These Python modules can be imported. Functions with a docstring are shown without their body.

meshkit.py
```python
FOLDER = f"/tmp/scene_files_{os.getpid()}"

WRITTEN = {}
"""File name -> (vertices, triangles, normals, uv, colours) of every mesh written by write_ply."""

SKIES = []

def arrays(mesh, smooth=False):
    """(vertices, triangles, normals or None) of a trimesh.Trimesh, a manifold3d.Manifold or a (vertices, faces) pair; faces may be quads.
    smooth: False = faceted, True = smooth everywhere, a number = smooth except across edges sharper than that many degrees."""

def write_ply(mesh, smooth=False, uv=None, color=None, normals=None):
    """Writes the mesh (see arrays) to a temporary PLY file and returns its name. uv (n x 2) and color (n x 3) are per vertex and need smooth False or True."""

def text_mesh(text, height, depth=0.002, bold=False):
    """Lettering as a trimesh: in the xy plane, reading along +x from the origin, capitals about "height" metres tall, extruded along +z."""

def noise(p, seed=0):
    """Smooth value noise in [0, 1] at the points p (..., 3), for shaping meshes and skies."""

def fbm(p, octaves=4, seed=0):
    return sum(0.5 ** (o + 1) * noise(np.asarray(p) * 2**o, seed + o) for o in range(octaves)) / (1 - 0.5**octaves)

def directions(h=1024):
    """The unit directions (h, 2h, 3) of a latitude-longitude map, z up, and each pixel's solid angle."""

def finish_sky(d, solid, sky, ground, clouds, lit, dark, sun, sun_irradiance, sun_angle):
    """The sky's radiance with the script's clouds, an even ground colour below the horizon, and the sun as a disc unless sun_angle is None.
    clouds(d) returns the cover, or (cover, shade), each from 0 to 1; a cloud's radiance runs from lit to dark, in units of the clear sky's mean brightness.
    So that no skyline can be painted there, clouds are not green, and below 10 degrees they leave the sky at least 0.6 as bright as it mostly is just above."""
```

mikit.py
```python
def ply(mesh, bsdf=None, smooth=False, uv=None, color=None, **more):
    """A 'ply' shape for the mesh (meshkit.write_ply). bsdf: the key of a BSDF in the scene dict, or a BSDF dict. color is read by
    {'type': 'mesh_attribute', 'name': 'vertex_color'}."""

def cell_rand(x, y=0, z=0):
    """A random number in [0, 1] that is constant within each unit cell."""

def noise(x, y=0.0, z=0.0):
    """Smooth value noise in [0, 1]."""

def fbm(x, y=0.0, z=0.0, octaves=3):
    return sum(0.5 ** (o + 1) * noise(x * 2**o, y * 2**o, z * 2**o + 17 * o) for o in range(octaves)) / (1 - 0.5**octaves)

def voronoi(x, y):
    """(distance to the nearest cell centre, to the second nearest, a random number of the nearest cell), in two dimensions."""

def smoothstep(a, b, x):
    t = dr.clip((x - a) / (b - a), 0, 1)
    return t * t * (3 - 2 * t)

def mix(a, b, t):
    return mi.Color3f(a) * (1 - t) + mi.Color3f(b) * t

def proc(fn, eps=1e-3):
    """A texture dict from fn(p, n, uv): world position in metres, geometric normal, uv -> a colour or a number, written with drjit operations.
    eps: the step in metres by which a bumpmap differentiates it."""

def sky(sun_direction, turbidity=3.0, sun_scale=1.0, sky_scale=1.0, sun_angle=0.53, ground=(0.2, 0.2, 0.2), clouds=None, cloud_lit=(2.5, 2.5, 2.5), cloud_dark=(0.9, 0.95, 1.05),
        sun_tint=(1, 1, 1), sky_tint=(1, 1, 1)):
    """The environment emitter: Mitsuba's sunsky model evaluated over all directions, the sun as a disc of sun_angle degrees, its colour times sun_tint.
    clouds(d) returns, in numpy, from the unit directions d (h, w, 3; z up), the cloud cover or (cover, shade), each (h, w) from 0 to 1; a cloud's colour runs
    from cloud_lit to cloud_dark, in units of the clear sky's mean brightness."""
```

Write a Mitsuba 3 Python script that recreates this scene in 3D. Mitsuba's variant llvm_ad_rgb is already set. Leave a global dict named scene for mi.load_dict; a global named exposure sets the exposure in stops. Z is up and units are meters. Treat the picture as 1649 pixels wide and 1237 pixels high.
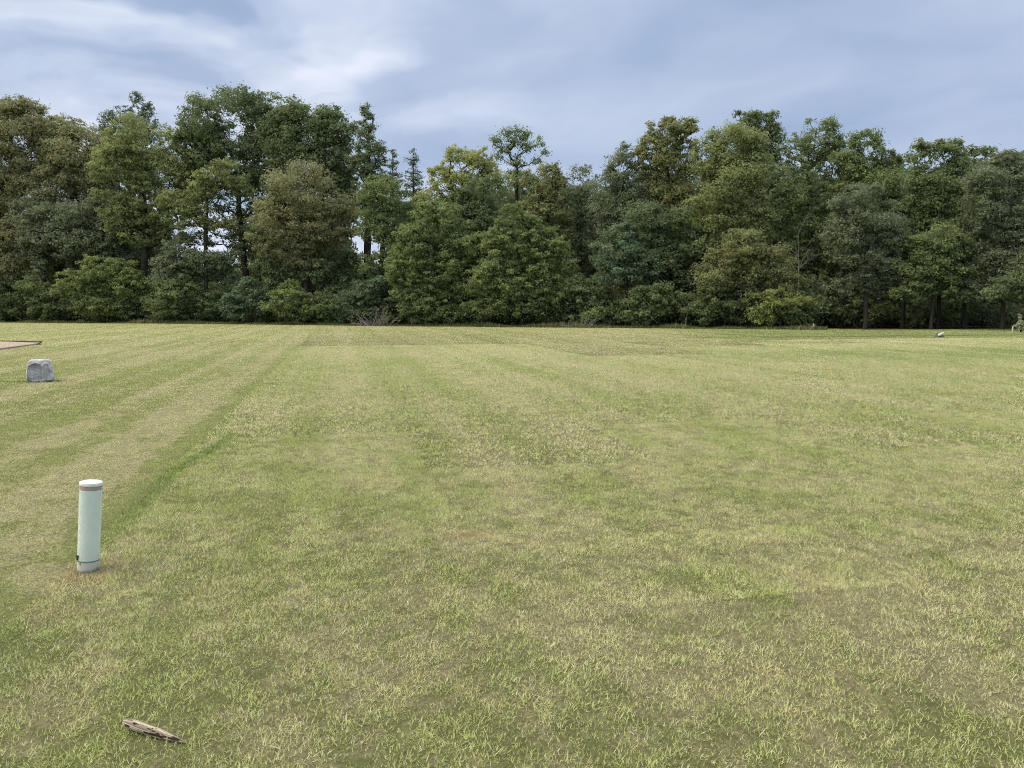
import math
import numpy as np
import trimesh
import mitsuba as mi
import drjit as dr
import mikit
import meshkit

T4 = mi.ScalarTransform4f
scene, labels = {'type': 'scene'}, {}

# ------------------------------------------------------------------ camera, sky, exposure
F, CX, CY, HOR, EYE = 1239.0, 824.5, 618.5, 497.0, 1.6          # focal length, centre and horizon in photo pixels; eye height in metres
PITCH = math.atan((CY - HOR) / F)
FWD = np.array([0, math.cos(PITCH), -math.sin(PITCH)])
UP = np.array([0, math.sin(PITCH), math.cos(PITCH)])
CAM = np.array([0, 0, EYE])
scene['camera'] = {'type': 'perspective', 'fov': math.degrees(2 * math.atan(CX / F)), 'fov_axis': 'x', 'near_clip': 0.05, 'far_clip': 5000.0,
                   'to_world': T4().look_at(origin=CAM.tolist(), target=(CAM + FWD).tolist(), up=[0, 0, 1])}
exposure = 1.72

SUN = np.array([-0.60, -0.08, 0.80])
SUN /= np.linalg.norm(SUN)
GLOW = np.array([-0.42, 1.0, 0.34])
GLOW /= np.linalg.norm(GLOW)


def clouds(d):
    z = np.maximum(d[..., 2], 0.0) + 0.20
    q = np.stack([d[..., 0] / z, d[..., 1] / z, np.zeros_like(z)], -1)
    ca, sa = math.cos(0.5), math.sin(0.5)
    q = np.stack([q[..., 0] * ca - q[..., 1] * sa, q[..., 0] * sa + q[..., 1] * ca, q[..., 2]], -1)
    w1, w2 = meshkit.fbm(q * 2.1 + 5.2, 5, 11), meshkit.fbm(q * 2.1 + 17.9, 5, 12)
    qw = q + np.stack([w1 - 0.5, w2 - 0.5, 0 * w1], -1) * 0.55
    veil = meshkit.fbm(qw * [1.0, 1.5, 1] + 3.3, 5, 43) - 0.5             # broad soft sheets
    lumps = meshkit.fbm(qw * [3.2, 4.2, 1] + 9.1, 6, 17) - 0.5            # broken lumps
    wisps = meshkit.fbm(qw * [1.5, 3.4, 1] + 31.0, 6, 21) - 0.5           # drawn-out wisps
    g = np.arccos(np.clip(d @ GLOW, -1, 1))
    near = np.exp(-(g / 0.27) ** 2)                                      # where the sun is behind the cloud
    wide = np.exp(-(g / 0.8) ** 2)
    b = 0.10 + 0.11 * wide + 0.50 * veil + 0.22 * wisps + 0.28 * lumps
    b = b + near * (0.08 + 1.55 * np.clip(lumps + 0.3 * veil, -0.10, 0.30))
    b += 0.08 * np.clip(1 - d[..., 2] * 3.0, 0, 1) + 0.95 * np.clip((d[..., 2] - 0.38) / 0.5, 0, 1)   # an overcast is brightest overhead
    shade = 1 - np.clip(b, 0, 1)
    return np.full_like(shade, 0.98), shade


scene['sky'] = mikit.sky(SUN.tolist(), turbidity=4, sun_scale=0.62, sun_angle=50, clouds=clouds, cloud_lit=(3.2, 3.25, 3.5), cloud_dark=(0.97, 1.295, 1.90), sun_tint=(1.0, 0.99, 0.94), ground=(0.25, 0.25, 0.12))
labels['sky'] = {'label': 'thin lavender grey overcast sky, brightest at upper left', 'kind': 'structure'}

rng = np.random.default_rng(7)


# ------------------------------------------------------------------ helpers
def at(px, py, Y):
    """The point seen at photo pixel (px, py) whose distance ahead is Y."""
    a, b = (px - CX) / F, (CY - py) / F
    d = FWD + b * UP + a * np.array([1.0, 0, 0])
    return CAM + d * (Y / d[1])


def treeline(px):
    """Distance ahead of the edge of the woods."""
    return F * EYE / (518.5 + px / 1649 * 14.0 - HOR)


ANG = math.radians(12.7)                                         # the mowing runs this far left of straight ahead
CA, SA = math.cos(ANG), math.sin(ANG)
EDGE = -1.67                                                     # across-coordinate of the lawn's edge


def along(x, y):
    return -x * SA + y * CA


def across(x, y):
    return x * CA + y * SA


def sstep(a, b, x):
    t = np.clip((x - a) / (b - a), 0, 1)
    return t * t * (3 - 2 * t)


def ground_z(x, y):
    x, y = np.asarray(x, float), np.asarray(y, float)
    p = np.stack([x, y, np.zeros_like(x)], -1)
    u, s = along(x, y), across(x, y)
    z = 0.04 * (meshkit.fbm(p / 3.2, 2, 5) - 0.5) * (1 - sstep(4.5, 11, y)) + 0.16 * sstep(6, 30, y) * (meshkit.fbm(p / 21.0 + 3.3, 2, 9) - 0.5)
    z = z + 0.16 * np.exp(-((y - 34 - 0.10 * (x - 20)) / 8.0) ** 2) * sstep(6, 24, x)
    z = z - 0.06 * np.exp(-((y - 43 - 0.10 * (x - 20)) / 6.0) ** 2) * sstep(6, 24, x)
    return z


def gy(py):
    """Distance ahead of the level ground seen at photo row py."""
    d = FWD + (CY - py) / F * UP
    return float(EYE / -d[2] * d[1])


def on_ground(px, Y, lift=0.0):
    x = (px - CX) / F * (Y * FWD[1] - EYE * FWD[2])
    return np.array([x, Y, float(ground_z(x, Y)) + lift])


def key_for(name):
    if name not in labels and not any(k == name or k.startswith(name + '__') for k in scene):
        return name
    i = 1
    while True:
        k = f'{name}_{i:03d}'
        if k not in labels and k not in scene and not any(q.startswith(k + '__') for q in scene):
            return k
        i += 1


def thing(name, label, category, group=None, kind=None):
    k = key_for(name)
    labels[k] = {'label': label, 'category': category}
    group = group or {'tree': 'trees along the edge of the woods', 'conifer': 'trees along the edge of the woods', 'shrub': 'shrubs at the foot of the woods', 'brush pile': 'heaps of dead wood at the edge of the woods',
                      'dead tree': 'dead trees at the edge of the woods', 'stake': 'pale stakes before the woods', 'stone': 'stones on the mown grass at right'}.get(category)
    if group:
        labels[k]['group'] = group
    if kind:
        labels[k]['kind'] = kind
    return k


def put(parent, name, mesh, bsdf, label=None, kind=None, **kw):
    k = key_for(f'{parent}__{name}')
    scene[k] = mikit.ply(mesh, bsdf, **kw)
    if label or kind:
        labels[k] = {**({'label': label} if label else {}), **({'kind': kind} if kind else {})}
    return k


def tube(pts, rad, sides=5, cap=True):
    p = np.asarray(pts, float)
    r = np.broadcast_to(np.asarray(rad, float), (len(p),))
    t = np.gradient(p, axis=0)
    t /= np.linalg.norm(t, axis=1, keepdims=True) + 1e-12
    ref = np.where(np.abs(t[:, 2:]) < 0.95, [[0, 0, 1.0]], [[1.0, 0, 0]])
    a = np.cross(t, ref)
    a /= np.linalg.norm(a, axis=1, keepdims=True) + 1e-12
    b = np.cross(t, a)
    w = np.arange(sides) * 2 * np.pi / sides
    v = p[:, None] + r[:, None, None] * (np.cos(w)[None, :, None] * a[:, None] + np.sin(w)[None, :, None] * b[:, None])
    i, j = np.meshgrid(np.arange(len(p) - 1), np.arange(sides), indexing='ij')
    q = np.stack([i * sides + j, i * sides + (j + 1) % sides, (i + 1) * sides + (j + 1) % sides, (i + 1) * sides + j], -1).reshape(-1, 4)
    f = np.vstack([q[:, [0, 2, 1]], q[:, [0, 3, 2]]])
    v = v.reshape(-1, 3)
    if cap:
        n = len(v)
        v = np.vstack([v, p[:1], p[-1:]])
        k = np.arange(sides)
        f = np.vstack([f, np.stack([np.full(sides, n), k, (k + 1) % sides], 1), np.stack([np.full(sides, n + 1), (k + 1) % sides + n - sides, k + n - sides], 1)])
    return v, f


def join(parts):
    off, vs, fs = 0, [], []
    for v, f in parts:
        vs.append(v)
        fs.append(f + off)
        off += len(v)
    return np.vstack(vs), np.vstack(fs)


def lathe(profile, n=48):
    """Surface of revolution about z from (radius, height) pairs, bottom to top."""
    pr = np.asarray(profile, float)
    w = np.arange(n) * 2 * np.pi / n
    v = np.stack([pr[:, 0, None] * np.cos(w), pr[:, 0, None] * np.sin(w), np.broadcast_to(pr[:, 1, None], (len(pr), n))], -1).reshape(-1, 3)
    i, j = np.meshgrid(np.arange(len(pr) - 1), np.arange(n), indexing='ij')
    q = np.stack([i * n + j, i * n + (j + 1) % n, (i + 1) * n + (j + 1) % n, (i + 1) * n + j], -1).reshape(-1, 4)
    return v, np.vstack([q[:, [0, 1, 2]], q[:, [0, 2, 3]]])


# ------------------------------------------------------------------ materials
def turf(p):
    """What grows where: (share of dry straw, tint of the green, brightness of the growth)."""
    u, s = -p.x * SA + p.y * CA, p.x * CA + p.y * SA
    big = mikit.fbm(p.x * 0.16 + 3.1, p.y * 0.11 + 7.7, 0.0, 3)
    mid = mikit.fbm(p.x * 0.75 + 1.7, p.y * 0.55 + 2.9, 4.0, 3)
    small = mikit.fbm(p.x * 3.4, p.y * 2.9, 9.0, 4)
    lawn = mikit.smoothstep(0.1, -0.1, s - EDGE) * (0.25 + 0.75 * mikit.smoothstep(34.0, 14.0, u))
    wob = (mikit.noise(u * 0.35, s * 0.5, 3.0) - 0.5) * 1.1
    st = dr.sin((s + 0.12 * wob) * (2 * math.pi / 1.28)) * 0.5 + dr.sin((s + 0.2 * wob) * (2 * math.pi / 3.1) + 1.0) * 0.5
    streak = mikit.fbm(u * 0.10, s * 3.4, 6.0, 3) - 0.5
    far = mikit.smoothstep(10.0, 38.0, p.y)
    tiny = mikit.fbm(p.x * 11.0, p.y * 9.0, 2.0, 2)
    dead = 0.53 + 0.55 * (big - 0.5) + 0.55 * (mid - 0.5) + 0.95 * (small - 0.5) + 0.5 * (tiny - 0.5) + 0.10 * far
    dead = dead + lawn * (0.46 * st - 0.17) + (1 - lawn) * (0.05 + 0.19 * mikit.smoothstep(5.0, 13.0, p.y)) * st + streak * (0.55 + 0.45 * lawn) + mikit.smoothstep(24.0, 9.0, u) * (lawn * 0.15 * dr.exp(-dr.square((s - EDGE + 0.75) / 0.55)) - (1 - lawn) * 0.10 * dr.exp(-dr.square((s - EDGE - 1.0) / 0.9)))
    # green tongue along the lawn's edge, dry ring round the pedestal, strip by the woods with their shade tinted in
    rim = dr.exp(-dr.square((s - EDGE - 0.05 - 0.25 * dr.square(mikit.smoothstep(7.0, 9.8, u))) / 0.085)) * mikit.smoothstep(10.8, 9.6, u) * mikit.smoothstep(4.9, 6.6, u)
    rim2 = dr.exp(-dr.square((s - EDGE + 0.05) / 0.35)) * mikit.smoothstep(4.6, 3.9, u)
    soft = dr.exp(-dr.square((s - EDGE - 0.40) / 0.35)) * mikit.smoothstep(10.6, 9.0, u) * mikit.smoothstep(5.0, 7.0, u)
    dead = dead - 0.9 * rim - 0.4 * rim2 - 0.22 * soft
    ring = dr.exp(-dr.square(dr.sqrt(dr.square(p.x - PED[0] - 0.02) + dr.square(p.y - PED[1] + 0.05)) / 0.24)) + 0.8 * dr.exp(-dr.square((p.x + 0.38) / 0.30) - dr.square((p.y - 5.3 - 0.3 * (p.x + 0.38)) / 0.13)) * mikit.smoothstep(0.35, 0.6, small)
    dead = dead + 1.2 * ring * (0.4 + 1.2 * small)
    swale = dr.exp(-dr.square((p.y - 27.5 - 0.10 * (p.x - 20)) / 3.2)) * mikit.smoothstep(2.0, 13.0, p.x)
    strip = mikit.smoothstep(39.0, 42.0, p.y - 0.10 * (p.x - 20)) * mikit.smoothstep(8.0, 16.0, p.x)  # greener growth, also darkened in colour for the shade of the woods
    dead = dead - 0.32 * swale - 0.5 * strip
    straw_patch = dr.exp(-dr.square((p.y - 12.6) / 2.4) - dr.square((p.x + 3.5) / 0.6)) + 0.6 * dr.exp(-dr.square((p.y - 27.0 - 2.0 * big) / 3.0)) * mikit.smoothstep(7.0, -2.0, p.x)
    dead = dead + 0.38 * straw_patch
    for gx, gy_, gr, ga in ((-1.9, 6.1, 0.55, 0.30), (1.75, 6.6, 0.40, 0.28), (-1.3, 4.5, 0.22, 0.25), (6.3, 12.2, 1.5, 0.22), (3.4, 13.5, 1.5, 0.18), (2.9, 5.9, 0.5, 0.15), (-0.45, 5.1, 0.28, -0.30), (0.35, 3.6, 0.3, -0.22), (1.9, 3.8, 0.5, -0.2), (-0.3, 7.1, 0.5, -0.2), (2.6, 4.6, 0.6, -0.18)):
        dead = dead - ga * dr.exp(-dr.square((p.x - gx) / (gr * 1.3)) - dr.square((p.y - gy_) / gr)) * (0.5 + small)
    return dr.clip(dead, 0.02, 0.98), mid, small, dr.clip(0.5 * rim + 0.5 * rim2 + 0.55 * swale + 0.5 * strip, 0, 1), ring


GREEN_A, GREEN_B, LUSH = (0.325, 0.385, 0.140), (0.455, 0.515, 0.205), (0.25, 0.345, 0.115)
STRAW_A, STRAW_B, BROWN = (0.74, 0.73, 0.42), (0.58, 0.57, 0.30), (0.44, 0.35, 0.21)


def blade_color(p, n, uv):
    dead, mid, small, lush, ring = turf(p)
    r = uv.x
    r2 = dr.abs(dr.sin(uv.x * 91.7))
    g = mikit.mix(GREEN_A, GREEN_B, r2)
    g = mikit.mix(g, mi.Color3f(LUSH), dr.clip(lush * 1.1, 0, 1))
    s = mikit.mix(STRAW_A, STRAW_B, r2)
    s = mikit.mix(s, mi.Color3f(BROWN), dr.clip(ring * 0.9 + 0.35 * mikit.smoothstep(0.62, 0.8, small), 0, 0.9))
    c = mikit.mix(g, s, mikit.smoothstep(-0.09, 0.09, dead * 1.0 - r))
    return dr.minimum(c * (0.60 + 1.20 * dr.abs(dr.sin(uv.x * 417.3))), 0.92)


def soil_color(p, n, uv):
    dead, mid, small, lush, ring = turf(p)
    fine = mikit.fbm(p.x * 22.0, p.y * 17.0, 1.0, 3)
    grain = mikit.noise(p.x * 90.0, p.y * 70.0, 2.0)
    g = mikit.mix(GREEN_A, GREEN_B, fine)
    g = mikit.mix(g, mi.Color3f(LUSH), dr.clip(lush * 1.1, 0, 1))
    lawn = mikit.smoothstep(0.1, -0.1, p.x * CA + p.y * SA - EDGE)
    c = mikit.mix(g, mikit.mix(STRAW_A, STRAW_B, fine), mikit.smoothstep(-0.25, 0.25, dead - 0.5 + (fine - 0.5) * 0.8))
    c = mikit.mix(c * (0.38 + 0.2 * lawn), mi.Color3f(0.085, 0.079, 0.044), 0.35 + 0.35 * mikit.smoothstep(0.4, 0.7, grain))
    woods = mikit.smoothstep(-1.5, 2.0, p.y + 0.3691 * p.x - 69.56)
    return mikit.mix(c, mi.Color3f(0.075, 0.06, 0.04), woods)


def bark_color(p, n, uv):
    a = mikit.fbm(p.x * 5.0, p.y * 5.0, p.z * 1.2, 3)
    return mikit.mix((0.035, 0.03, 0.026), (0.095, 0.085, 0.075), a)


def pale_bark(p, n, uv):
    a = mikit.fbm(p.x * 9.0, p.y * 9.0, p.z * 3.0, 3)
    return mikit.mix((0.20, 0.18, 0.165), (0.40, 0.37, 0.345), a)


LEAF = {'type': 'mesh_attribute', 'name': 'vertex_color'}
scene['leaf_bsdf'] = {'type': 'principledthin', 'base_color': LEAF, 'roughness': 0.5, 'diff_trans': 1.0, 'spec_trans': 0.0}
scene['blade_bsdf'] = {'type': 'principledthin', 'base_color': mikit.proc(blade_color), 'roughness': 0.6, 'diff_trans': 0.9, 'spec_trans': 0.0}
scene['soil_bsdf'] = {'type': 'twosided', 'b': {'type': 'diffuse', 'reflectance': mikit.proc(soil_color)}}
scene['bark_bsdf'] = {'type': 'twosided', 'b': {'type': 'diffuse', 'reflectance': mikit.proc(bark_color)}}
scene['pale_bark_bsdf'] = {'type': 'twosided', 'b': {'type': 'diffuse', 'reflectance': mikit.proc(pale_bark)}}

PED = on_ground(142, gy(917.5))
PEDZ = float(PED[2])

# ------------------------------------------------------------------ ground sheet
def sheet():
    xs = np.unique(np.concatenate([np.linspace(-900, -120, 14), np.linspace(-120, -20, 70), np.linspace(-20, -5, 60), np.linspace(-5, 5, 130), np.linspace(5, 20, 60), np.linspace(20, 120, 70), np.linspace(120, 900, 14)]))
    ys = np.unique(np.concatenate([np.linspace(-200, -3, 20), np.linspace(-3, 12, 190), np.linspace(12, 30, 90), np.linspace(30, 120, 120), np.linspace(120, 1800, 24)]))
    X, Y = np.meshgrid(xs, ys, indexing='ij')
    v = np.stack([X, Y, ground_z(X, Y)], -1).reshape(-1, 3)
    n = len(ys)
    i, j = np.meshgrid(np.arange(len(xs) - 1), np.arange(n - 1), indexing='ij')
    q = np.stack([i * n + j, (i + 1) * n + j, (i + 1) * n + j + 1, i * n + j + 1], -1).reshape(-1, 4)
    return v, q


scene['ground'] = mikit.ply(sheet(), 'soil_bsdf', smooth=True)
labels['ground'] = {'label': 'level ground under the mown grass field and the woods', 'kind': 'structure'}


# ------------------------------------------------------------------ grass: tiles of blades, laid out along the mowing
def blades(r, size, n, hmin, hmax, wid, seg, lean=(0.15, 1.25), clump=0.45):
    """n bent blades on a square tile of the given size; uv = (a random number of the blade, height along it)."""
    x, y = r.uniform(-size / 2, size / 2, (2, n))
    k = meshkit.fbm(np.stack([x / 0.10, y / 0.10, np.full(n, r.uniform(0, 99))], -1), 2, 3)
    keep = r.uniform(0, 1, n) < np.clip((1 - clump) + clump * 3.2 * (k - 0.32), 0.12, 1)
    x, y, k = x[keep], y[keep], k[keep]
    n = len(x)
    h = r.uniform(hmin, hmax, n) * (0.65 + 0.7 * k)
    az, tilt = r.uniform(0, 2 * np.pi, n), r.uniform(lean[0], lean[1], n)
    curl = r.uniform(0.0, 0.9, n)
    w = wid * r.uniform(0.6, 1.3, n)
    out = np.stack([np.cos(az), np.sin(az), 0 * az], 1)
    side = np.stack([-np.sin(az), np.cos(az), 0 * az], 1)
    tw = r.uniform(-0.7, 0.7, n)
    side = side * np.cos(tw)[:, None] + np.array([0, 0, 1.0]) * np.sin(tw)[:, None]
    base = np.stack([x, y, np.full(n, -0.008)], 1)
    rows, uvs, p = [], [], base
    ts = np.linspace(0, 1, seg + 1)
    rv = r.uniform(0, 1, n)
    for i, t in enumerate(ts):
        if i:
            a = np.minimum(tilt + curl * t, 1.5)
            p = p + (h / seg)[:, None] * (out * np.sin(a)[:, None] + np.array([0, 0, 1.0]) * np.cos(a)[:, None])
        ww = (w * (1 - 0.55 * t))[:, None] / 2
        if i < seg:
            rows += [p - side * ww, p + side * ww]
        else:
            rows += [p]
    m = len(rows)
    v = np.stack(rows, 1).reshape(-1, 3)
    uv = np.stack([np.repeat(rv, m), np.tile(np.concatenate([np.repeat(ts[:-1], 2), ts[-1:]]), n)], 1)
    tri = []
    for i in range(seg - 1):
        tri += [[2 * i, 2 * i + 1, 2 * i + 3], [2 * i, 2 * i + 3, 2 * i + 2]]
    tri += [[m - 3, m - 2, m - 1]]
    f = (np.arange(n)[:, None, None] * m + np.array(tri)[None]).reshape(-1, 3)
    return v, f, uv


def two(a, b):
    return np.vstack([a[0], b[0]]), np.vstack([a[1], b[1] + len(a[0])]), np.vstack([a[2], b[2]])


def tile_group(key, data):
    scene[key] = {'type': 'shapegroup', 'tile': mikit.ply((data[0], data[1]), 'blade_bsdf', uv=data[2])}


TILES = {}
for kind, size, count, args in (
        ('field_near', 1.25, 4, [(38000, 0.016, 0.040, 0.0040, 2, (0.1, 1.3)), (60, 0.045, 0.08, 0.0045, 3, (0.2, 1.15))]),
        ('lawn_near', 1.25, 3, [(26000, 0.013, 0.030, 0.0042, 2, (0.2, 1.3)), (60, 0.03, 0.06, 0.004, 2, (0.2, 1.1))]),
        ('field_mid', 2.5, 4, [(22000, 0.020, 0.050, 0.0115, 2, (0.1, 1.2)), (300, 0.05, 0.08, 0.008, 2, (0.2, 1.0))]),
        ('lawn_mid', 2.5, 3, [(24000, 0.014, 0.034, 0.0115, 2, (0.25, 1.3))]),
        ('field_far', 5.0, 4, [(28000, 0.02, 0.045, 0.034, 1, (0.25, 1.3))])):
    TILES[kind] = []
    for c in range(count):
        data = blades(rng, size, *args[0])
        if kind.endswith('mid'):
            data = two(data, blades(rng, size, 8000, 0.03, 0.06, 0.009, 1, (1.1, 1.48), clump=0.2))
        if kind.endswith('near'):                                # clippings and thatch lying flat underneath
            data = two(data, blades(rng, size, 18000, 0.018, 0.05, 0.0040, 1, (1.1, 1.48), clump=0.2))
        for more in args[1:]:
            data = two(data, blades(rng, size, *more, clump=0.8))
        key = f'tile_{kind}_{c}'
        tile_group(key, data)
        TILES[kind].append(key)

counts = {'field_grass': 0, 'lawn_grass': 0}


def lay(kind, u, s, size):
    x, y = s * CA - u * SA, s * SA + u * CA
    e = size * 0.42
    zs = ground_z(np.array([x, x + CA * e, x - CA * e, x - SA * e, x + SA * e]), np.array([y, y + SA * e, y - SA * e, y + CA * e, y - CA * e]))
    gs, gu = (zs[1] - zs[2]) / (2 * e), (zs[3] - zs[4]) / (2 * e)
    k = int(rng.integers(4))
    c, t = [(1, 0), (0, 1), (-1, 0), (0, -1)][k]
    es, eu = np.array([CA, SA, gs]), np.array([-SA, CA, gu])
    ax, ay = c * es + t * eu, -t * es + c * eu
    m = np.eye(4)
    m[:3, 0], m[:3, 1], m[:3, 3] = ax, ay, [x, y, zs[0]]
    name = 'lawn_grass' if s < EDGE else 'field_grass'
    counts[name] += 1
    pool = TILES[('lawn_' if s < EDGE and kind != 'far' else 'field_') + kind]
    scene[f'{name}__{counts[name]:03d}'] = {'type': 'instance', 'group': {'type': 'ref', 'id': pool[int(rng.integers(len(pool)))]}, 'to_world': T4(m.tolist())}


def in_view(x, y, margin):
    return y > -1.0 - margin * 0 and abs(x) < 0.70 * max(y, 0) + margin


def fill(u0, s0, size):
    """Lays one square of the grid, or splits it where it is near the camera."""
    uc, sc = u0 + size / 2, s0 + size / 2
    x, y = sc * CA - uc * SA, sc * SA + uc * CA
    if not in_view(x, y, 2.6 + size * 0.9) or y < 0.6 - size or y > float(treeline(np.clip(CX + x / max(y, 1) * F, -60, 1710))) + 4:
        return
    if size == 10 or (size == 5 and y < 32 + rng.uniform(-4, 4)) or (size == 2.5 and y < 10 + rng.uniform(-2, 2)):
        for a in (0, size / 2):
            for b in (0, size / 2):
                fill(u0 + a, s0 + b, size / 2)
    else:
        lay({5: 'far', 2.5: 'mid', 1.25: 'near'}[size], uc, sc, size)


for a in range(-2, 12):
    for b in range(-10, 12):
        fill(a * 10.0, EDGE + b * 10.0, 10)
labels['field_grass'] = {'label': 'rough mown grass of the field, half green and half dry straw', 'category': 'grass', 'kind': 'stuff'}
labels['lawn_grass'] = {'label': 'finer striped lawn on the left beyond the low edge', 'category': 'grass', 'kind': 'stuff'}

# ------------------------------------------------------------------ trees
PAL = {
    'brown': [(0.108, 0.100, 0.058), (0.10, 0.098, 0.054), (0.086, 0.094, 0.05)],
    'olive': [(0.092, 0.106, 0.044), (0.08, 0.098, 0.042), (0.108, 0.112, 0.047)],
    'dark': [(0.048, 0.066, 0.032), (0.058, 0.074, 0.034), (0.04, 0.056, 0.030)],
    'pine': [(0.040, 0.060, 0.042), (0.048, 0.066, 0.044), (0.034, 0.05, 0.036)],
    'mid': [(0.064, 0.083, 0.034), (0.074, 0.092, 0.038), (0.052, 0.073, 0.032)],
    'thicket': [(0.052, 0.070, 0.030), (0.066, 0.082, 0.032), (0.044, 0.06, 0.028)],
    'bright': [(0.070, 0.092, 0.034), (0.086, 0.105, 0.038), (0.055, 0.076, 0.032)],
    'yellow': [(0.125, 0.138, 0.046), (0.10, 0.120, 0.042), (0.142, 0.142, 0.052)],
    'grey': [(0.060, 0.072, 0.048), (0.052, 0.064, 0.044), (0.07, 0.082, 0.052)],
    'teal': [(0.042, 0.07, 0.044), (0.048, 0.076, 0.046), (0.038, 0.06, 0.038)],
    'rust': [(0.082, 0.088, 0.038), (0.07, 0.086, 0.036), (0.094, 0.086, 0.04)],
}
LEAVES = [0]


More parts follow.
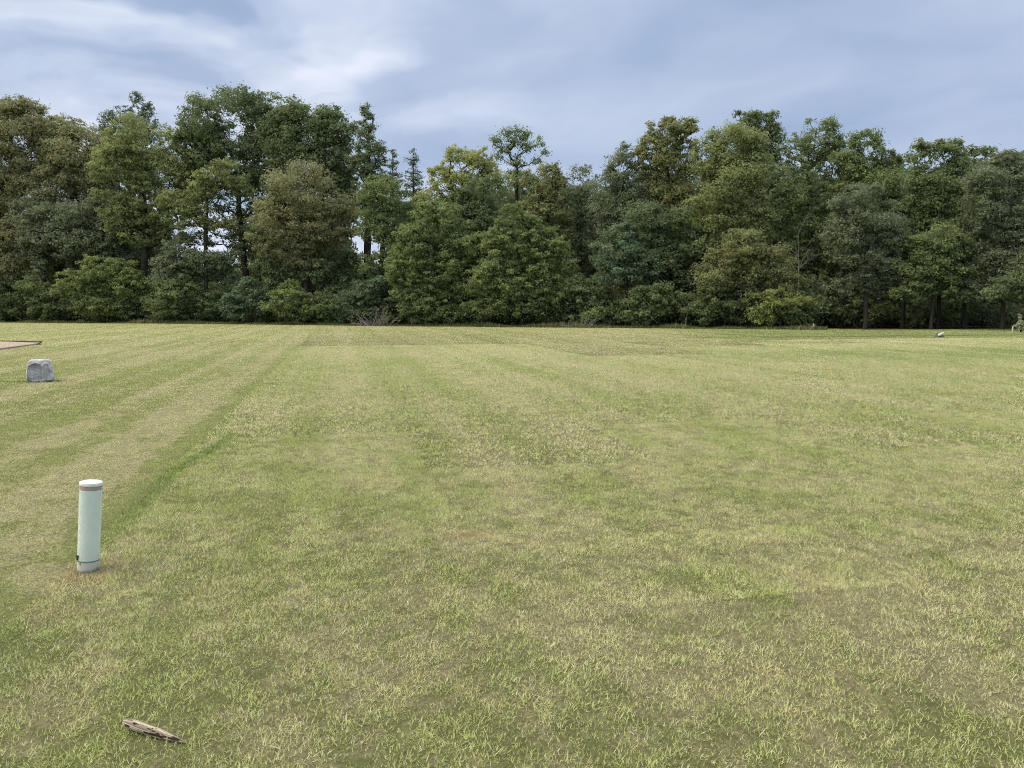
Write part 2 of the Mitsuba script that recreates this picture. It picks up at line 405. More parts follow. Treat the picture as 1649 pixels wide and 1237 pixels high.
def leaf_cloud(r, centers, radii, counts_, leaf, pal, flat=0.75, spread=0.30, aspect=0.55, hang=0.0):
    """Leaves in tufts over every clump: (vertices, faces, colours)."""
    P, N, C = [], [], []
    pal = np.asarray(pal)
    for c, rc, n in zip(centers, radii, counts_):
        k = max(5, int(n / 16))
        d = r.normal(size=(k, 3))
        d /= np.linalg.norm(d, axis=1, keepdims=True)
        d[:, 2] = np.where((d[:, 2] < -0.25) & (r.uniform(size=k) < 0.6), -d[:, 2], d[:, 2])
        rad = rc * (0.35 + 0.85 * r.uniform(size=k) ** 0.8)
        sub = c + d * rad[:, None] * [1, 1, flat]
        i = r.integers(0, k, n)
        size = r.uniform(0.6, 1.3, k)
        off = r.normal(size=(n, 3)) * (spread * rc * size[i])[:, None] * [1, 1, 0.55]
        pos = sub[i] + off
        pos[:, 2] -= hang * np.linalg.norm(off[:, :2], axis=1)
        nrm = 0.9 * d[i] + off / (spread * rc) * 0.35 + [0, 0, 0.4] + r.normal(size=(n, 3)) * 0.6
        tone = pal[np.clip((r.uniform(size=k) * 3).astype(int), 0, 2)]
        tone = tone + (np.array([0.070, 0.082, 0.046]) * r.uniform(0.75, 1.1) - tone) * r.uniform(0.2, 0.7)
        mixc = np.clip(r.normal(0.15, 0.2, n), 0, 1)[:, None]
        col = tone[i] * (1 - mixc) + pal[r.integers(0, 3, n)] * mixc
        col = col * (r.uniform(0.80, 1.2, k)[i] * r.uniform(0.75, 1.3, n))[:, None]
        P.append(pos), N.append(nrm), C.append(col)
    P, N, C = np.vstack(P), np.vstack(N), np.vstack(C)
    N /= np.linalg.norm(N, axis=1, keepdims=True) + 1e-9
    n = len(P)
    t = r.normal(size=(n, 3))
    t -= N * (t * N).sum(1, keepdims=True)
    t /= np.linalg.norm(t, axis=1, keepdims=True) + 1e-9
    b = np.cross(N, t)
    L = leaf * r.uniform(0.65, 1.35, n)[:, None]
    v = np.stack([P - t * L * 0.45 - b * L * aspect * 0.6, P - t * L * 0.35 + b * L * aspect * 0.6, P + t * L * 0.6], 1).reshape(-1, 3)
    f = np.arange(3 * n).reshape(-1, 3)
    LEAVES[0] += n
    return v, f, np.repeat(np.clip(C * 4.3, 0.02, 0.6), 3, axis=0)   # the palettes are reflectances; as much again passes through


def skeleton(r, trunk, centers, r0, twig=0.022, wander=0.10, lowest=0.25):
    """Limbs that grow from the trunk to every clump: (trunk mesh with its limbs) by the pipe model."""
    nodes = [np.array(p) for p in trunk]
    parent = [-1] + list(range(len(trunk) - 1))
    order = np.argsort([np.min(np.linalg.norm(np.asarray(trunk) - c, axis=1)) for c in centers])
    tips = []
    base = len(trunk)
    low = max(1, int(lowest * len(trunk)))
    for ci in order:
        c = centers[ci]
        arr = np.asarray(nodes)
        d = np.linalg.norm(arr - c, axis=1) + 2.2 * np.maximum(0, arr[:, 2] - (c[2] - 0.35 * np.linalg.norm(arr[:, :2] - c[:2], axis=1)))
        d[:low] += 50
        k = int(np.argmin(d))
        a = nodes[k]
        dist = np.linalg.norm(c - a)
        m = max(2, min(6, int(dist / 0.9)))
        mid = 0.5 * (a + c) + np.array([0, 0, -0.10 * dist]) + r.normal(size=3) * wander * dist
        prev = k
        for t in np.linspace(0, 1, m + 1)[1:]:
            p = (1 - t) ** 2 * a + 2 * t * (1 - t) * mid + t * t * c + r.normal(size=3) * 0.03 * dist * (t < 1)
            nodes.append(p)
            parent.append(prev)
            prev = len(nodes) - 1
        tips.append(prev)
    n = len(nodes)
    load = np.zeros(n)
    for t in tips:
        load[t] += 1
    load[len(trunk) - 1] += 0.5
    for i in range(n - 1, 0, -1):
        load[parent[i]] += load[i]
    rad = np.maximum(twig, r0 * np.sqrt(load / load[0]))
    kids = [[] for _ in range(n)]
    for i in range(1, n):
        kids[parent[i]].append(i)
    parts, stack = [], [(0, None)]
    while stack:
        i, src = stack.pop()
        chain = [i] if src is None else [src, i]
        while kids[chain[-1]]:
            ks = sorted(kids[chain[-1]], key=lambda q: -load[q])
            for q in ks[1:]:
                stack.append((q, chain[-1]))
            chain.append(ks[0])
        pts = np.array([nodes[q] for q in chain])
        rr = np.array([rad[q] for q in chain])
        if src is not None:
            rr[0] = rr[1]
        else:
            rr[0] *= 1.35
        parts.append(tube(pts, rr, 7 if src is None else 4, cap=src is None))
    return join(parts)


def make_tree(name, label, category, base_px, back, lobes, pal, dens=1.0, clump=0.34, leaf=1.0, trunk_r=None, group=None, flat=0.72, spread=0.36, fork=0.62, seed=0, trunk_bsdf='bark_bsdf', hang=0.0, aspect=0.55, stem='trunk', top='crown', depth=1.0, skirt=0, full=0.8):
    """lobes: (x, y, half width, half height) of the crown's masses in photo pixels at the tree's own distance; each becomes an ellipsoid of foliage clumps."""
    r = np.random.default_rng(1000 + seed + int(base_px * 7) + int(back * 13))
    Y = float(treeline(base_px)) + back
    m = Y / F                                                    # metres per photo pixel there
    root = thing(name, label, category, group)
    cs, rs, ns = [], [], []
    if skirt:                                                    # lower boughs, down to this height in the photo
        x0, x1, yb = min(q[0] - q[2] for q in lobes), max(q[0] + q[2] for q in lobes), max(q[1] for q in lobes)
        hw = 0.5 * (x1 - x0)
        for y in np.arange(yb + 30, skirt + 1, 38.0):
            for k in (-1, 1):
                lobes = lobes + [(0.5 * (x0 + x1) + k * hw * r.uniform(0.25, 0.6), y + r.uniform(-10, 10), hw * r.uniform(0.42, 0.62), 30 * r.uniform(0.8, 1.2))]
    broken = []
    for lx, ly, rx, ry, *more in lobes:
        dy0, thin = (list(more) + [0.0, 1.0])[0] if more else 0.0, more[1] if len(more) > 1 else 1.0
        broken.append((lx, ly, rx * full, ry * full, dy0, thin))
        for q in range(6 if max(rx, ry) > 38 else 4 if max(rx, ry) > 22 else 2):
            a = r.uniform(0, 2 * math.pi)
            k = r.uniform(0.55, 0.95)
            f0 = r.uniform(0.20, 0.46)
            broken.append((lx + math.cos(a) * rx * k, ly - math.sin(a) * ry * k, rx * f0, ry * f0 * r.uniform(0.8, 1.1), dy0 + r.uniform(-0.6, 0.6) * min(rx, ry) * m * 0.7, thin))
    for lx, ly, rx, ry, *more in broken:
        thin = more[1] if len(more) > 1 else 1.0
        c = at(lx, ly, Y + (more[0] if more else 0.0))
        R = np.array([rx, min(rx, ry * 1.3) * depth, ry]) * m
        rc = clump * min(R[0], R[2]) * 1.15
        rc = float(np.clip(rc, 0.42, 1.6))
        k = int(np.clip(2.6 * (R[0] * R[2] + R[0] * R[1] + R[1] * R[2]) / 3 / rc ** 2 * 1.1, 3, 60))
        pts = []
        for _ in range(k):                                       # best of a few candidates keeps the clumps apart
            d = r.normal(size=(6, 3))
            d /= np.linalg.norm(d, axis=1, keepdims=True)
            q = c + d * (r.uniform(0.2, 1.5, (6, 1)) ** 0.5) * np.maximum(R - rc * 0.75 * np.array([1, 1, flat]), 0.15)
            if pts:
                q = q[np.argmax(np.min(np.linalg.norm(q[:, None] - np.array(pts)[None], axis=2), axis=1))]
            else:
                q = q[0]
            pts.append(q)
        rr = rc * (0.5 + 0.85 * r.uniform(size=k) ** 1.3)
        area = math.pi * rx * ry * 0.386                         # in picture pixels
        away = np.clip((np.array(pts)[:, 1] - c[1]) / R[1], -1, 1)
        wt = rr ** 2 * np.where(away > 0.1, 0.40, 1.15)          # the far side, never seen from the field, is thinner
        n = area * dens * thin * 2.9 * wt / np.sum(rr ** 2)
        cs += pts
        rs += rr.tolist()
        ns += np.maximum(n, 8).astype(int).tolist()
    cs = np.array(cs)
    gz = 0.12
    low = cs[:, 2] - np.array(rs) * flat
    lift = np.maximum(0, gz - low)
    roof = max(at(q[0], q[1] - q[3], Y)[2] for q in lobes)             # no clump stands above the tree's top
    over = np.maximum(0, cs[:, 2] + np.array(rs) * flat * 0.8 - roof)
    cs[:, 2] -= 1.6 * over
    cs[:, 2] += lift * 0.9
    v, f, col = leaf_cloud(r, cs, rs, ns, 0.0029 * Y * leaf, PAL[pal] if isinstance(pal, str) else pal, flat, spread, aspect, hang)
    v[:, 2] = np.maximum(v[:, 2], 0.02)
    scene[f'{root}__{top}'] = mikit.ply((v, f), 'leaf_bsdf', color=col)
    labels[f'{root}__{top}'] = {'kind': 'stuff'}
    height = cs[:, 2].max()
    bx = (base_px - CX) / F * Y
    foot = np.array([bx, Y, float(ground_z(bx, Y)) - 0.05])
    crown_mid = cs.mean(0)
    tip = np.array([crown_mid[0] * 0.8 + bx * 0.2, crown_mid[1], 0.86 * height])
    s = np.linspace(0, 1, 15)[:, None]
    trunk = foot * (1 - s) + tip * s + np.cumsum(r.normal(size=(15, 3)) * [0.07, 0.07, 0], axis=0) * (height / 20) * s
    mesh = skeleton(r, trunk, cs, trunk_r or 0.015 * height + 0.04, lowest=fork * 0.55)
    scene[f'{root}__{stem}'] = mikit.ply(mesh, trunk_bsdf, smooth=True)
    return root


def conifer(name, label, base_px, back, top_py, half_px, bottom_py, pal, dens=1.0, seed=0, ragged=0.25, flatness=0.4, leaf=0.9, category='conifer'):
    """Whorls of boughs round a straight stem, narrowing to the tip."""
    r = np.random.default_rng(500 + seed + int(base_px))
    Y = float(treeline(base_px)) + back
    m = Y / F
    tip, low = at(base_px, top_py, Y), at(base_px, bottom_py, Y)
    root = thing(name, label, category)
    H = tip[2] - low[2]
    cs, rs, limbs = [], [], []
    n_wh = max(12, int(H / 0.36))
    for t in np.linspace(0.0, 0.97, n_wh):
        w = half_px * m * (1 - t) ** 0.72 * r.uniform(1 - ragged, 1 + ragged) + 0.18
        k = int(np.clip(2 + w * 1.3, 2, 6))
        for a in r.uniform(0, 2 * math.pi, k):
            L = w * r.uniform(0.65, 1.15)
            z = low[2] + t * H + r.uniform(-0.3, 0.3)
            p0 = np.array([tip[0], tip[1], z])
            p1 = p0 + np.array([math.cos(a) * L, math.sin(a) * L, 0.12 * L + 0.1])
            limbs.append(tube([p0, 0.5 * (p0 + p1) + [0, 0, -0.06 * L], p1], [0.05, 0.035, 0.015], 4, cap=False))
            for g in np.arange(0.35, 1.01, 0.33):
                cs.append(p0 + (p1 - p0) * g)
                rs.append(0.22 + 0.30 * min(L, 2.2) * (1.1 - 0.5 * g))
    cs, rs = np.array(cs), np.array(rs)
    area = half_px * (bottom_py - top_py) * 1.15 * 0.386
    ns = np.maximum(area * dens * 3.2 * rs ** 2 / np.sum(rs ** 2), 5).astype(int)
    v, f, col = leaf_cloud(r, cs, rs, ns, 0.0028 * Y * leaf, PAL[pal], flatness, 0.34, 0.42)
    scene[f'{root}__crown'] = mikit.ply((v, f), 'leaf_bsdf', color=col)
    labels[f'{root}__crown'] = {'kind': 'stuff'}
    foot = np.array([tip[0], Y, float(ground_z(tip[0], Y)) - 0.05])
    s = np.linspace(0, 1, 12)
    stem = foot[None] * (1 - s[:, None]) + tip[None] * s[:, None]
    parts = [tube(stem, 0.018 * tip[2] * (1 - s) + 0.02, 7)] + limbs
    scene[f'{root}__trunk'] = mikit.ply(join(parts), 'bark_bsdf', smooth=True)
    return root


D = 'deciduous_tree'
# the skyline, from left to right
make_tree(D, 'brownish olive tree with a rounded top at the left edge of the photo', 'tree', 20, 3, [(28, 215, 62, 52), (-25, 250, 55, 70), (60, 262, 50, 45), (5, 320, 60, 45), (44, 190, 30, 26), (95, 215, 34, 30)], 'brown', 1.05, seed=1, skirt=385, full=0.93)
make_tree(D, 'brown tinged tree, second from the left edge, its top lower than both neighbours', 'tree', 118, 5, [(118, 245, 48, 46), (92, 225, 34, 34), (140, 285, 44, 40), (95, 310, 48, 38), (165, 315, 36, 34), (168, 265, 34, 46)], 'brown', 0.95, seed=2, skirt=385, full=0.93)
make_tree('pine_tree', 'bluish feathery pine rising behind the olive tree at upper left', 'tree', 222, 22, [(223, 165, 15, 20), (196, 186, 26, 18), (172, 196, 16, 18), (238, 192, 18, 24), (215, 215, 36, 30), (180, 235, 34, 40), (240, 240, 30, 50)], 'pine', 0.85, seed=3, clump=0.3, aspect=0.4, leaf=0.85, skirt=330)
make_tree(D, 'olive yellow tree with layered rounded crown left of the tallest tree', 'tree', 232, 2, [(232, 228, 66, 46), (190, 268, 46, 40), (262, 285, 48, 38), (225, 325, 62, 32), (290, 330, 40, 30), (196, 345, 40, 28), (215, 375, 44, 24), (270, 352, 36, 22), (288, 262, 34, 34), (305, 300, 32, 26)], 'olive', 0.85, seed=4, fork=0.5)
make_tree('oak_tree', 'tallest dark green tree with bare forking limbs and sky gaps below its dome', 'tree', 404, 8, [(375, 200, 74, 56), (325, 205, 40, 42), (420, 185, 40, 40), (380, 262, 66, 40), (330, 262, 40, 36), (425, 268, 42, 50), (385, 322, 46, 26, 0, 0.5), (322, 322, 34, 26, 0, 0.5), (430, 330, 30, 30, 0, 0.6), (350, 375, 60, 26, 0, 0.55), (400, 375, 34, 30, 0, 0.5), (445, 225, 34, 50), (310, 235, 30, 34)], 'dark', 0.74, seed=5, fork=0.42, trunk_r=0.36, clump=0.24, full=0.93)
make_tree(D, 'small olive clump crowned tree in front of the tallest tree\'s bare limbs', 'tree', 334, 0.5, [(352, 280, 38, 26), (322, 305, 30, 24), (300, 352, 40, 20), (350, 360, 30, 14), (385, 300, 26, 22), (290, 322, 34, 22), (330, 340, 30, 14, 0, 0.5)], 'olive', 0.75, seed=6, fork=0.7, trunk_r=0.2)
make_tree(D, 'dark green domed tree with feathery pale top sloping down to the narrow evergreen', 'tree', 500, 6, [(492, 215, 54, 50), (535, 235, 38, 48), (470, 190, 36, 28), (500, 275, 56, 40), (548, 278, 30, 36), (520, 318, 52, 40), (465, 330, 34, 40), (455, 230, 34, 46), (545, 215, 30, 32)], 'dark', 1.0, seed=7, fork=0.5, full=0.93)
make_tree('cypress_tree', 'tall narrow pointed evergreen right of the dark domed tree', 'tree', 592, 5, [(589, 178, 8, 16), (592, 200, 15, 22), (590, 225, 22, 24), (600, 250, 27, 26), (585, 268, 24, 24), (600, 285, 30, 22)], 'dark', 0.95, seed=8, clump=0.3, leaf=0.85, skirt=330)
conifer('pine_tree', 'tiny dark pine tip just right of the tall narrow evergreen', 632, 16, 243, 20, 330, 'pine', 1.0, 9)
conifer('pine_tree', 'small slim pine with an airy spire left of the yellow topped tree', 665, 12, 239, 27, 350, 'pine', 0.8, 10, ragged=0.4)
make_tree(D, 'yellow topped tree at the low middle of the skyline', 'tree', 762, 6, [(750, 278, 46, 40), (712, 295, 30, 30), (795, 290, 34, 34), (760, 335, 50, 40), (700, 330, 30, 34)], 'yellow', 0.72, seed=11, fork=0.5)
make_tree(D, 'thin open tree with upswept sparse branches against the sky', 'tree', 836, 10, [(797, 230, 10, 11), (812, 217, 11, 9), (831, 212, 13, 9), (850, 216, 11, 9), (869, 228, 9, 11), (880, 244, 6, 9), (846, 238, 15, 11), (816, 242, 14, 11), (834, 262, 17, 13), (866, 260, 8, 9), (838, 290, 26, 18), (825, 230, 13, 10), (845, 224, 12, 9), (805, 252, 9, 9)], 'mid', 0.8, clump=0.42, spread=0.6, seed=12, fork=0.9, trunk_r=0.16, leaf=0.9)
make_tree(D, 'dark slate green tree filling the gap below the yellow topped tree', 'tree', 770, 3, [(768, 330, 38, 42), (740, 350, 30, 36), (790, 365, 30, 36)], 'dark', 0.95, seed=13, skirt=420)
make_tree(D, 'grey green tree with rusty top right of the thin open tree', 'tree', 880, 6, [(880, 305, 34, 40), (865, 345, 36, 40), (900, 360, 34, 44)], 'rust', 0.9, seed=14, skirt=440)
make_tree(D, 'thin twiggy tree with a half bare rounded top and several slender stems', 'tree', 934, 8, [(936, 298, 30, 36), (920, 340, 28, 36), (950, 350, 28, 40), (935, 400, 36, 40)], 'grey', 0.55, clump=0.26, seed=15, fork=0.75, trunk_r=0.16, leaf=0.85, skirt=450)
make_tree(D, 'grey leaved fine textured tree left of the two lobed crown', 'tree', 1002, 5, [(1002, 275, 30, 42), (985, 320, 38, 46), (1018, 330, 36, 50), (1000, 375, 44, 40)], 'grey', 1.1, seed=16, leaf=0.8, clump=0.28, skirt=450, full=0.93)
make_tree(D, 'tall two lobed brownish green crown right of the grey leaved tree', 'tree', 1075, 6, [(1072, 222, 28, 34), (1100, 225, 22, 34), (1050, 250, 26, 34), (1080, 280, 44, 44), (1095, 340, 44, 50), (1060, 330, 40, 44)], 'rust', 0.95, seed=17, fork=0.55, skirt=440, full=0.93)
make_tree(D, 'darkest rounded tree top peeking above the broad olive crown on the right', 'tree', 1212, 14, [(1195, 205, 26, 24), (1225, 208, 30, 28), (1240, 240, 26, 40), (1205, 250, 36, 40), (1215, 320, 48, 60)], 'dark', 0.95, seed=18, skirt=450, full=0.93)
make_tree(D, 'broad olive green crown between the two lobed tree and the speckled tree', 'tree', 1180, 4, [(1180, 238, 46, 40), (1145, 255, 30, 42), (1215, 270, 36, 44), (1178, 300, 56, 46), (1205, 355, 52, 34), (1150, 350, 46, 44)], 'olive', 0.75, seed=19, fork=0.55, skirt=440, full=0.93)
make_tree(D, 'speckled open crowned tree with sky showing through its middle', 'tree', 1305, 6, [(1322, 224, 36, 34), (1288, 250, 30, 34), (1345, 262, 32, 40), (1300, 300, 44, 40), (1272, 345, 34, 50), (1315, 370, 40, 40)], 'mid', 0.6, seed=20, fork=0.6, clump=0.25, skirt=460, full=0.93)
make_tree(D, 'green crown with yellow patches right of the speckled tree', 'tree', 1396, 5, [(1394, 240, 32, 34), (1370, 262, 26, 30), (1425, 265, 24, 28), (1442, 280, 16, 30), (1400, 300, 52, 46)], 'mid', 0.85, seed=21, fork=0.55, skirt=460, full=0.93)
make_tree(D, 'grey green tree with a tall veil of foliage over a bare trunk', 'tree', 1392, 0, [(1395, 345, 54, 54), (1360, 385, 40, 44), (1430, 390, 40, 50), (1395, 425, 54, 34), (1370, 455, 44, 22), (1425, 462, 44, 20)], 'grey', 1.0, seed=22, fork=0.75, trunk_r=0.17, leaf=0.9)
make_tree(D, 'dark twin topped tree with the taller lobe on its right', 'tree', 1510, 3, [(1480, 262, 18, 34), (1522, 256, 26, 34), (1545, 285, 16, 44), (1495, 310, 36, 44), (1530, 340, 36, 50)], [(0.058, 0.076, 0.034), (0.068, 0.086, 0.036), (0.048, 0.064, 0.032)], 1.1, seed=23, fork=0.6, skirt=470, full=0.93, trunk_r=0.14)
make_tree(D, 'dark lower tree with a yellow leaved left side below the twin topped tree', 'tree', 1497, 0, [(1500, 400, 46, 48), (1540, 420, 40, 44), (1478, 440, 34, 34), (1520, 462, 46, 24), (1470, 478, 34, 16), (1550, 470, 34, 20)], 'mid', 0.9, seed=24, fork=0.75, trunk_r=0.13)
make_tree(D, 'grey green feathery tree at the right edge of the photo', 'tree', 1612, 1, [(1616, 285, 34, 42), (1585, 320, 36, 56), (1645, 320, 36, 60), (1610, 380, 56, 56), (1670, 390, 50, 60), (1600, 440, 50, 34), (1600, 475, 46, 18)], 'grey', 1.15, seed=25, fork=0.65, leaf=0.85, trunk_r=0.15, full=0.93)
make_tree(D, 'drooping low boughed tree at the right edge behind the young sapling', 'tree', 1660, -1.5, [(1665, 445, 44, 40), (1630, 470, 40, 22), (1700, 420, 50, 60)], 'dark', 1.0, seed=26, fork=0.7, trunk_r=0.11)

# the nearer row
make_tree('oak_tree', 'wide brown leaved tree standing in front of the dark dome, left of centre', 'tree', 497, 0.5, [(495, 312, 66, 52), (440, 362, 48, 40), (515, 365, 58, 42), (470, 405, 58, 30), (555, 345, 30, 44)], 'brown', 0.85, seed=30, fork=0.55, clump=0.3)
make_tree(D, 'mid green tree below the narrow evergreen, with a sky gap at its left', 'tree', 612, 1, [(618, 320, 40, 44), (600, 368, 32, 34), (640, 370, 38, 46), (622, 430, 44, 28)], 'mid', 0.8, seed=31, fork=0.6, skirt=440)
make_tree('maple_tree', 'bright yellow green bushy tree stepping down to the right, at centre', 'tree', 705, -1, [(702, 358, 42, 36), (672, 400, 42, 40), (742, 398, 44, 42), (715, 445, 66, 42), (660, 465, 40, 40), (765, 455, 34, 50), (705, 490, 70, 30), (778, 478, 34, 34), (650, 430, 30, 36), (690, 340, 24, 20), (735, 375, 26, 24)], 'bright', 1.0, seed=32, clump=0.22)
make_tree('maple_tree', 'bright green bushy tree with an orange tinged tip right of centre', 'tree', 840, -1, [(828, 355, 32, 34), (815, 400, 40, 42), (862, 412, 44, 44), (835, 455, 62, 42), (895, 450, 38, 50), (840, 492, 74, 28), (785, 450, 36, 36), (905, 480, 34, 40), (868, 378, 28, 28), (795, 385, 22, 24)], 'bright', 1.0, seed=33, clump=0.22)
make_tree(D, 'dark green tree mass below the grey leaved tree', 'tree', 1040, 1, [(1030, 365, 50, 44), (1085, 385, 50, 50), (1120, 410, 44, 54), (1050, 420, 50, 40)], 'dark', 1.0, seed=34)
make_tree(D, 'teal green small tree low at the woods\' edge right of centre', 'tree', 1008, -1, [(1005, 405, 46, 34), (990, 440, 38, 30), (1035, 430, 36, 30), (1000, 380, 28, 24)], 'teal', 1.1, seed=35, fork=0.7, trunk_r=0.12)
make_tree(D, 'olive speckled tree low below the broad olive crown', 'tree', 1205, -0.5, [(1195, 410, 50, 40), (1235, 430, 40, 40), (1165, 445, 44, 36), (1255, 455, 36, 30)], 'rust', 0.95, seed=36, fork=0.7, trunk_r=0.16, full=0.93)
make_tree(D, 'dark grey tree low on the left below the brown crowns', 'tree', 130, 1, [(120, 385, 52, 40), (165, 395, 48, 40), (70, 395, 40, 44), (220, 385, 46, 34), (60, 352, 40, 36), (130, 350, 50, 30), (190, 360, 40, 28), (235, 365, 26, 24)], 'grey', 1.0, seed=37)
conifer('cedar_tree', 'dark blackish cedar under the brown tree at the left edge', 62, 1, 300, 42, 420, 'pine', 1.1, 38, ragged=0.3, flatness=0.7)
make_tree(D, 'brown leaved low bough at the far left above the dark thicket', 'tree', 22, 0, [(25, 375, 44, 26), (-20, 390, 40, 40), (0, 430, 50, 36)], 'brown', 0.9, seed=39, fork=0.8, trunk_r=0.15)
make_tree(D, 'dark thicket tree under the open limbs, left of the teal shrub', 'tree', 318, 0.5, [(320, 428, 46, 30), (285, 440, 40, 40), (365, 430, 36, 34), (290, 400, 34, 24)], 'grey', 0.95, seed=40)
make_tree(D, 'dark undergrowth tree below the wide brown leaved tree', 'tree', 490, 1.5, [(470, 445, 50, 30), (520, 450, 46, 34), (560, 450, 34, 44), (600, 470, 36, 36), (440, 430, 30, 26)], 'dark', 1.0, seed=41)

# shrubs at the woods' edge
S = dict(stem='stem', top='foliage', clump=0.24, fork=0.6)
SH = 'shrub'
make_tree(SH, 'rusty green shrub at the woods\' edge at the far left', 'shrub', 22, -1, [(20, 480, 38, 34), (-20, 480, 36, 36)], 'thicket', 1.0, seed=50, trunk_r=0.08, **S)
make_tree(SH, 'tall yellow green shrub lighting up the woods\' edge at left', 'shrub', 170, -2, [(165, 440, 48, 30), (120, 455, 36, 26), (215, 465, 40, 28), (165, 490, 60, 26)], [(0.078, 0.1, 0.034), (0.10, 0.12, 0.038), (0.05, 0.07, 0.03)], 0.95, seed=51, trunk_r=0.12, **S)
make_tree(SH, 'low dull green shrub left of the tall yellow green shrub', 'shrub', 85, -1.5, [(85, 488, 44, 28), (60, 470, 30, 30)], 'thicket', 1.0, seed=52, trunk_r=0.08, **S)
make_tree(SH, 'dark grey green shrub right of the tall yellow green shrub', 'shrub', 292, -1, [(290, 470, 48, 40), (335, 490, 30, 26), (265, 495, 36, 24)], 'thicket', 1.05, seed=53, trunk_r=0.1, **S)
make_tree(SH, 'teal green shrub left of the yellow tinged shrub row', 'shrub', 402, -1.5, [(400, 478, 34, 32), (425, 490, 26, 24), (378, 495, 26, 22)], 'teal', 1.1, seed=54, trunk_r=0.08, **S)
make_tree(SH, 'low shrub with yellow green sprays left of the brush pile', 'shrub', 485, -2, [(470, 480, 36, 28), (515, 490, 40, 26), (480, 500, 50, 18)], [(0.07, 0.09, 0.032), (0.10, 0.12, 0.038), (0.05, 0.07, 0.03)], 0.95, seed=55, trunk_r=0.08, **S)
make_tree(SH, 'dark green shrub just behind the grey brush pile', 'shrub', 600, 0, [(598, 480, 40, 34), (560, 490, 30, 26)], 'teal', 1.0, seed=56, trunk_r=0.08, **S)
make_tree(SH, 'small light green shrub beside the dead twigs right of centre', 'shrub', 958, -2, [(957, 508, 18, 14), (945, 515, 14, 10)], 'bright', 1.0, seed=57, trunk_r=0.04, **S)
make_tree(SH, 'dark low shrub between the bright green tree and the teal tree', 'shrub', 965, 0, [(955, 475, 38, 34), (985, 492, 34, 30)], 'dark', 1.0, seed=58, trunk_r=0.08, **S)
make_tree(SH, 'layered dull green shrub below the teal tree', 'shrub', 1062, -1.5, [(1050, 482, 40, 28), (1090, 495, 40, 26), (1040, 508, 40, 18)], 'thicket', 1.0, seed=59, trunk_r=0.08, **S)
make_tree(SH, 'brownish green spreading shrub right of the layered shrub', 'shrub', 1165, -1, [(1160, 480, 46, 32), (1200, 495, 46, 26), (1150, 508, 50, 18)], 'thicket', 1.0, seed=60, trunk_r=0.1, **S)
make_tree(SH, 'broad shrub with yellow lit right end where the bare trunks begin', 'shrub', 1255, -1.5, [(1255, 482, 40, 26), (1285, 488, 24, 16), (1240, 505, 44, 20)], [(0.10, 0.118, 0.036), (0.07, 0.09, 0.034), (0.12, 0.125, 0.04)], 1.0, seed=61, trunk_r=0.08, **S)

# slender trunks of the open wood on the right
for i, (px, back, h, rad, what) in enumerate((
        (1352, 4, 10, 0.14, 'slim dark trunk at the left end of the open wood'), (1452, 3, 10, 0.17, 'dark trunk between the veiled grey tree and the twin topped tree'),
        (1478, 6, 10, 0.13, 'thin leaning trunk just left of the twin topped tree\'s foot'), (1551, 2, 9, 0.15, 'pale grey trunk above the white stone, in the dark wood'),
        (1582, 5, 10, 0.13, 'slender trunk left of the right edge tree in the dark wood'), (1420, 7, 10, 0.12, 'thin trunk right of the veiled grey tree\'s trunk'),
        (1335, 8, 10, 0.12, 'thin trunk deep in the wood above the small pale stake'))):
    make_tree(D, what, 'tree', px, back, [(px, 400, 34, 30), (px + 14, 365, 30, 40)], 'dark', 0.7, seed=70 + i, fork=0.8, trunk_r=rad)

# ------------------------------------------------------------------ far-off depth of the wood, one mass
def back_woods():
    r = np.random.default_rng(77)
    cs, rs, trunks = [], [], []
    for px in np.arange(-160, 1820, 17.0):
        for back, hi in ((13, 0), (19, 1), (26, 2), (34, 3)):
            Y = float(treeline(px)) + back + r.uniform(-3, 3)
            x = (px + r.uniform(-12, 12) - CX) / F * Y
            top = (12.0 + hi * 1.0) if px < 640 else (13.0 + 1.0 * hi)
            if 560 < px < 640 or 275 < px < 405:
                top = 5.5 + 0.7 * hi
            if px > 1300 and hi < 1 and r.uniform() < 0.5:
                trunks.append(tube([[x, Y, -0.1], [x + r.normal(0, 0.35), Y, 3.0], [x + r.normal(0, 0.8), Y, 7.0]], r.uniform(0.5, 1.2) * np.array([0.14, 0.11, 0.07]), 5))
            lo = 0.6 if px < 1300 or hi >= 1 else 3.6
            top = top * (0.66 + 0.6 * float(meshkit.fbm(np.array([px / 45.0, hi * 3.3, 0.0]), 3, 4)))
            for z in np.arange(lo, top, 1.6):
                cs.append([x + r.normal(0, 0.7), Y + r.normal(0, 1.0), z + r.uniform(-0.5, 0.5)])
                rs.append(r.uniform(1.0, 1.6))
    for k in range(5):
        v, f, col = leaf_cloud(r, np.zeros((1, 3)), [1.0], [130], 0.40, PAL['dark'], 0.8, 0.35)
        scene[f'leaf_clump_{k}'] = {'type': 'shapegroup', 'clump': mikit.ply((v, f), 'leaf_bsdf', color=col)}
    for i, (c, q) in enumerate(zip(cs, rs)):
        scene[f'far_woods__{i + 2:03d}'] = {'type': 'instance', 'group': {'type': 'ref', 'id': f'leaf_clump_{int(r.integers(5))}'}, 'to_world': T4().translate(list(map(float, c))).rotate([0, 0, 1], float(r.uniform(0, 360))).scale(float(q))}
    scene['far_woods__001'] = mikit.ply(join(trunks), 'bark_bsdf', smooth=True)


back_woods()
labels['far_woods'] = {'label': 'dark depth of the wood seen between and behind the edge trees', 'category': 'woods', 'kind': 'stuff'}


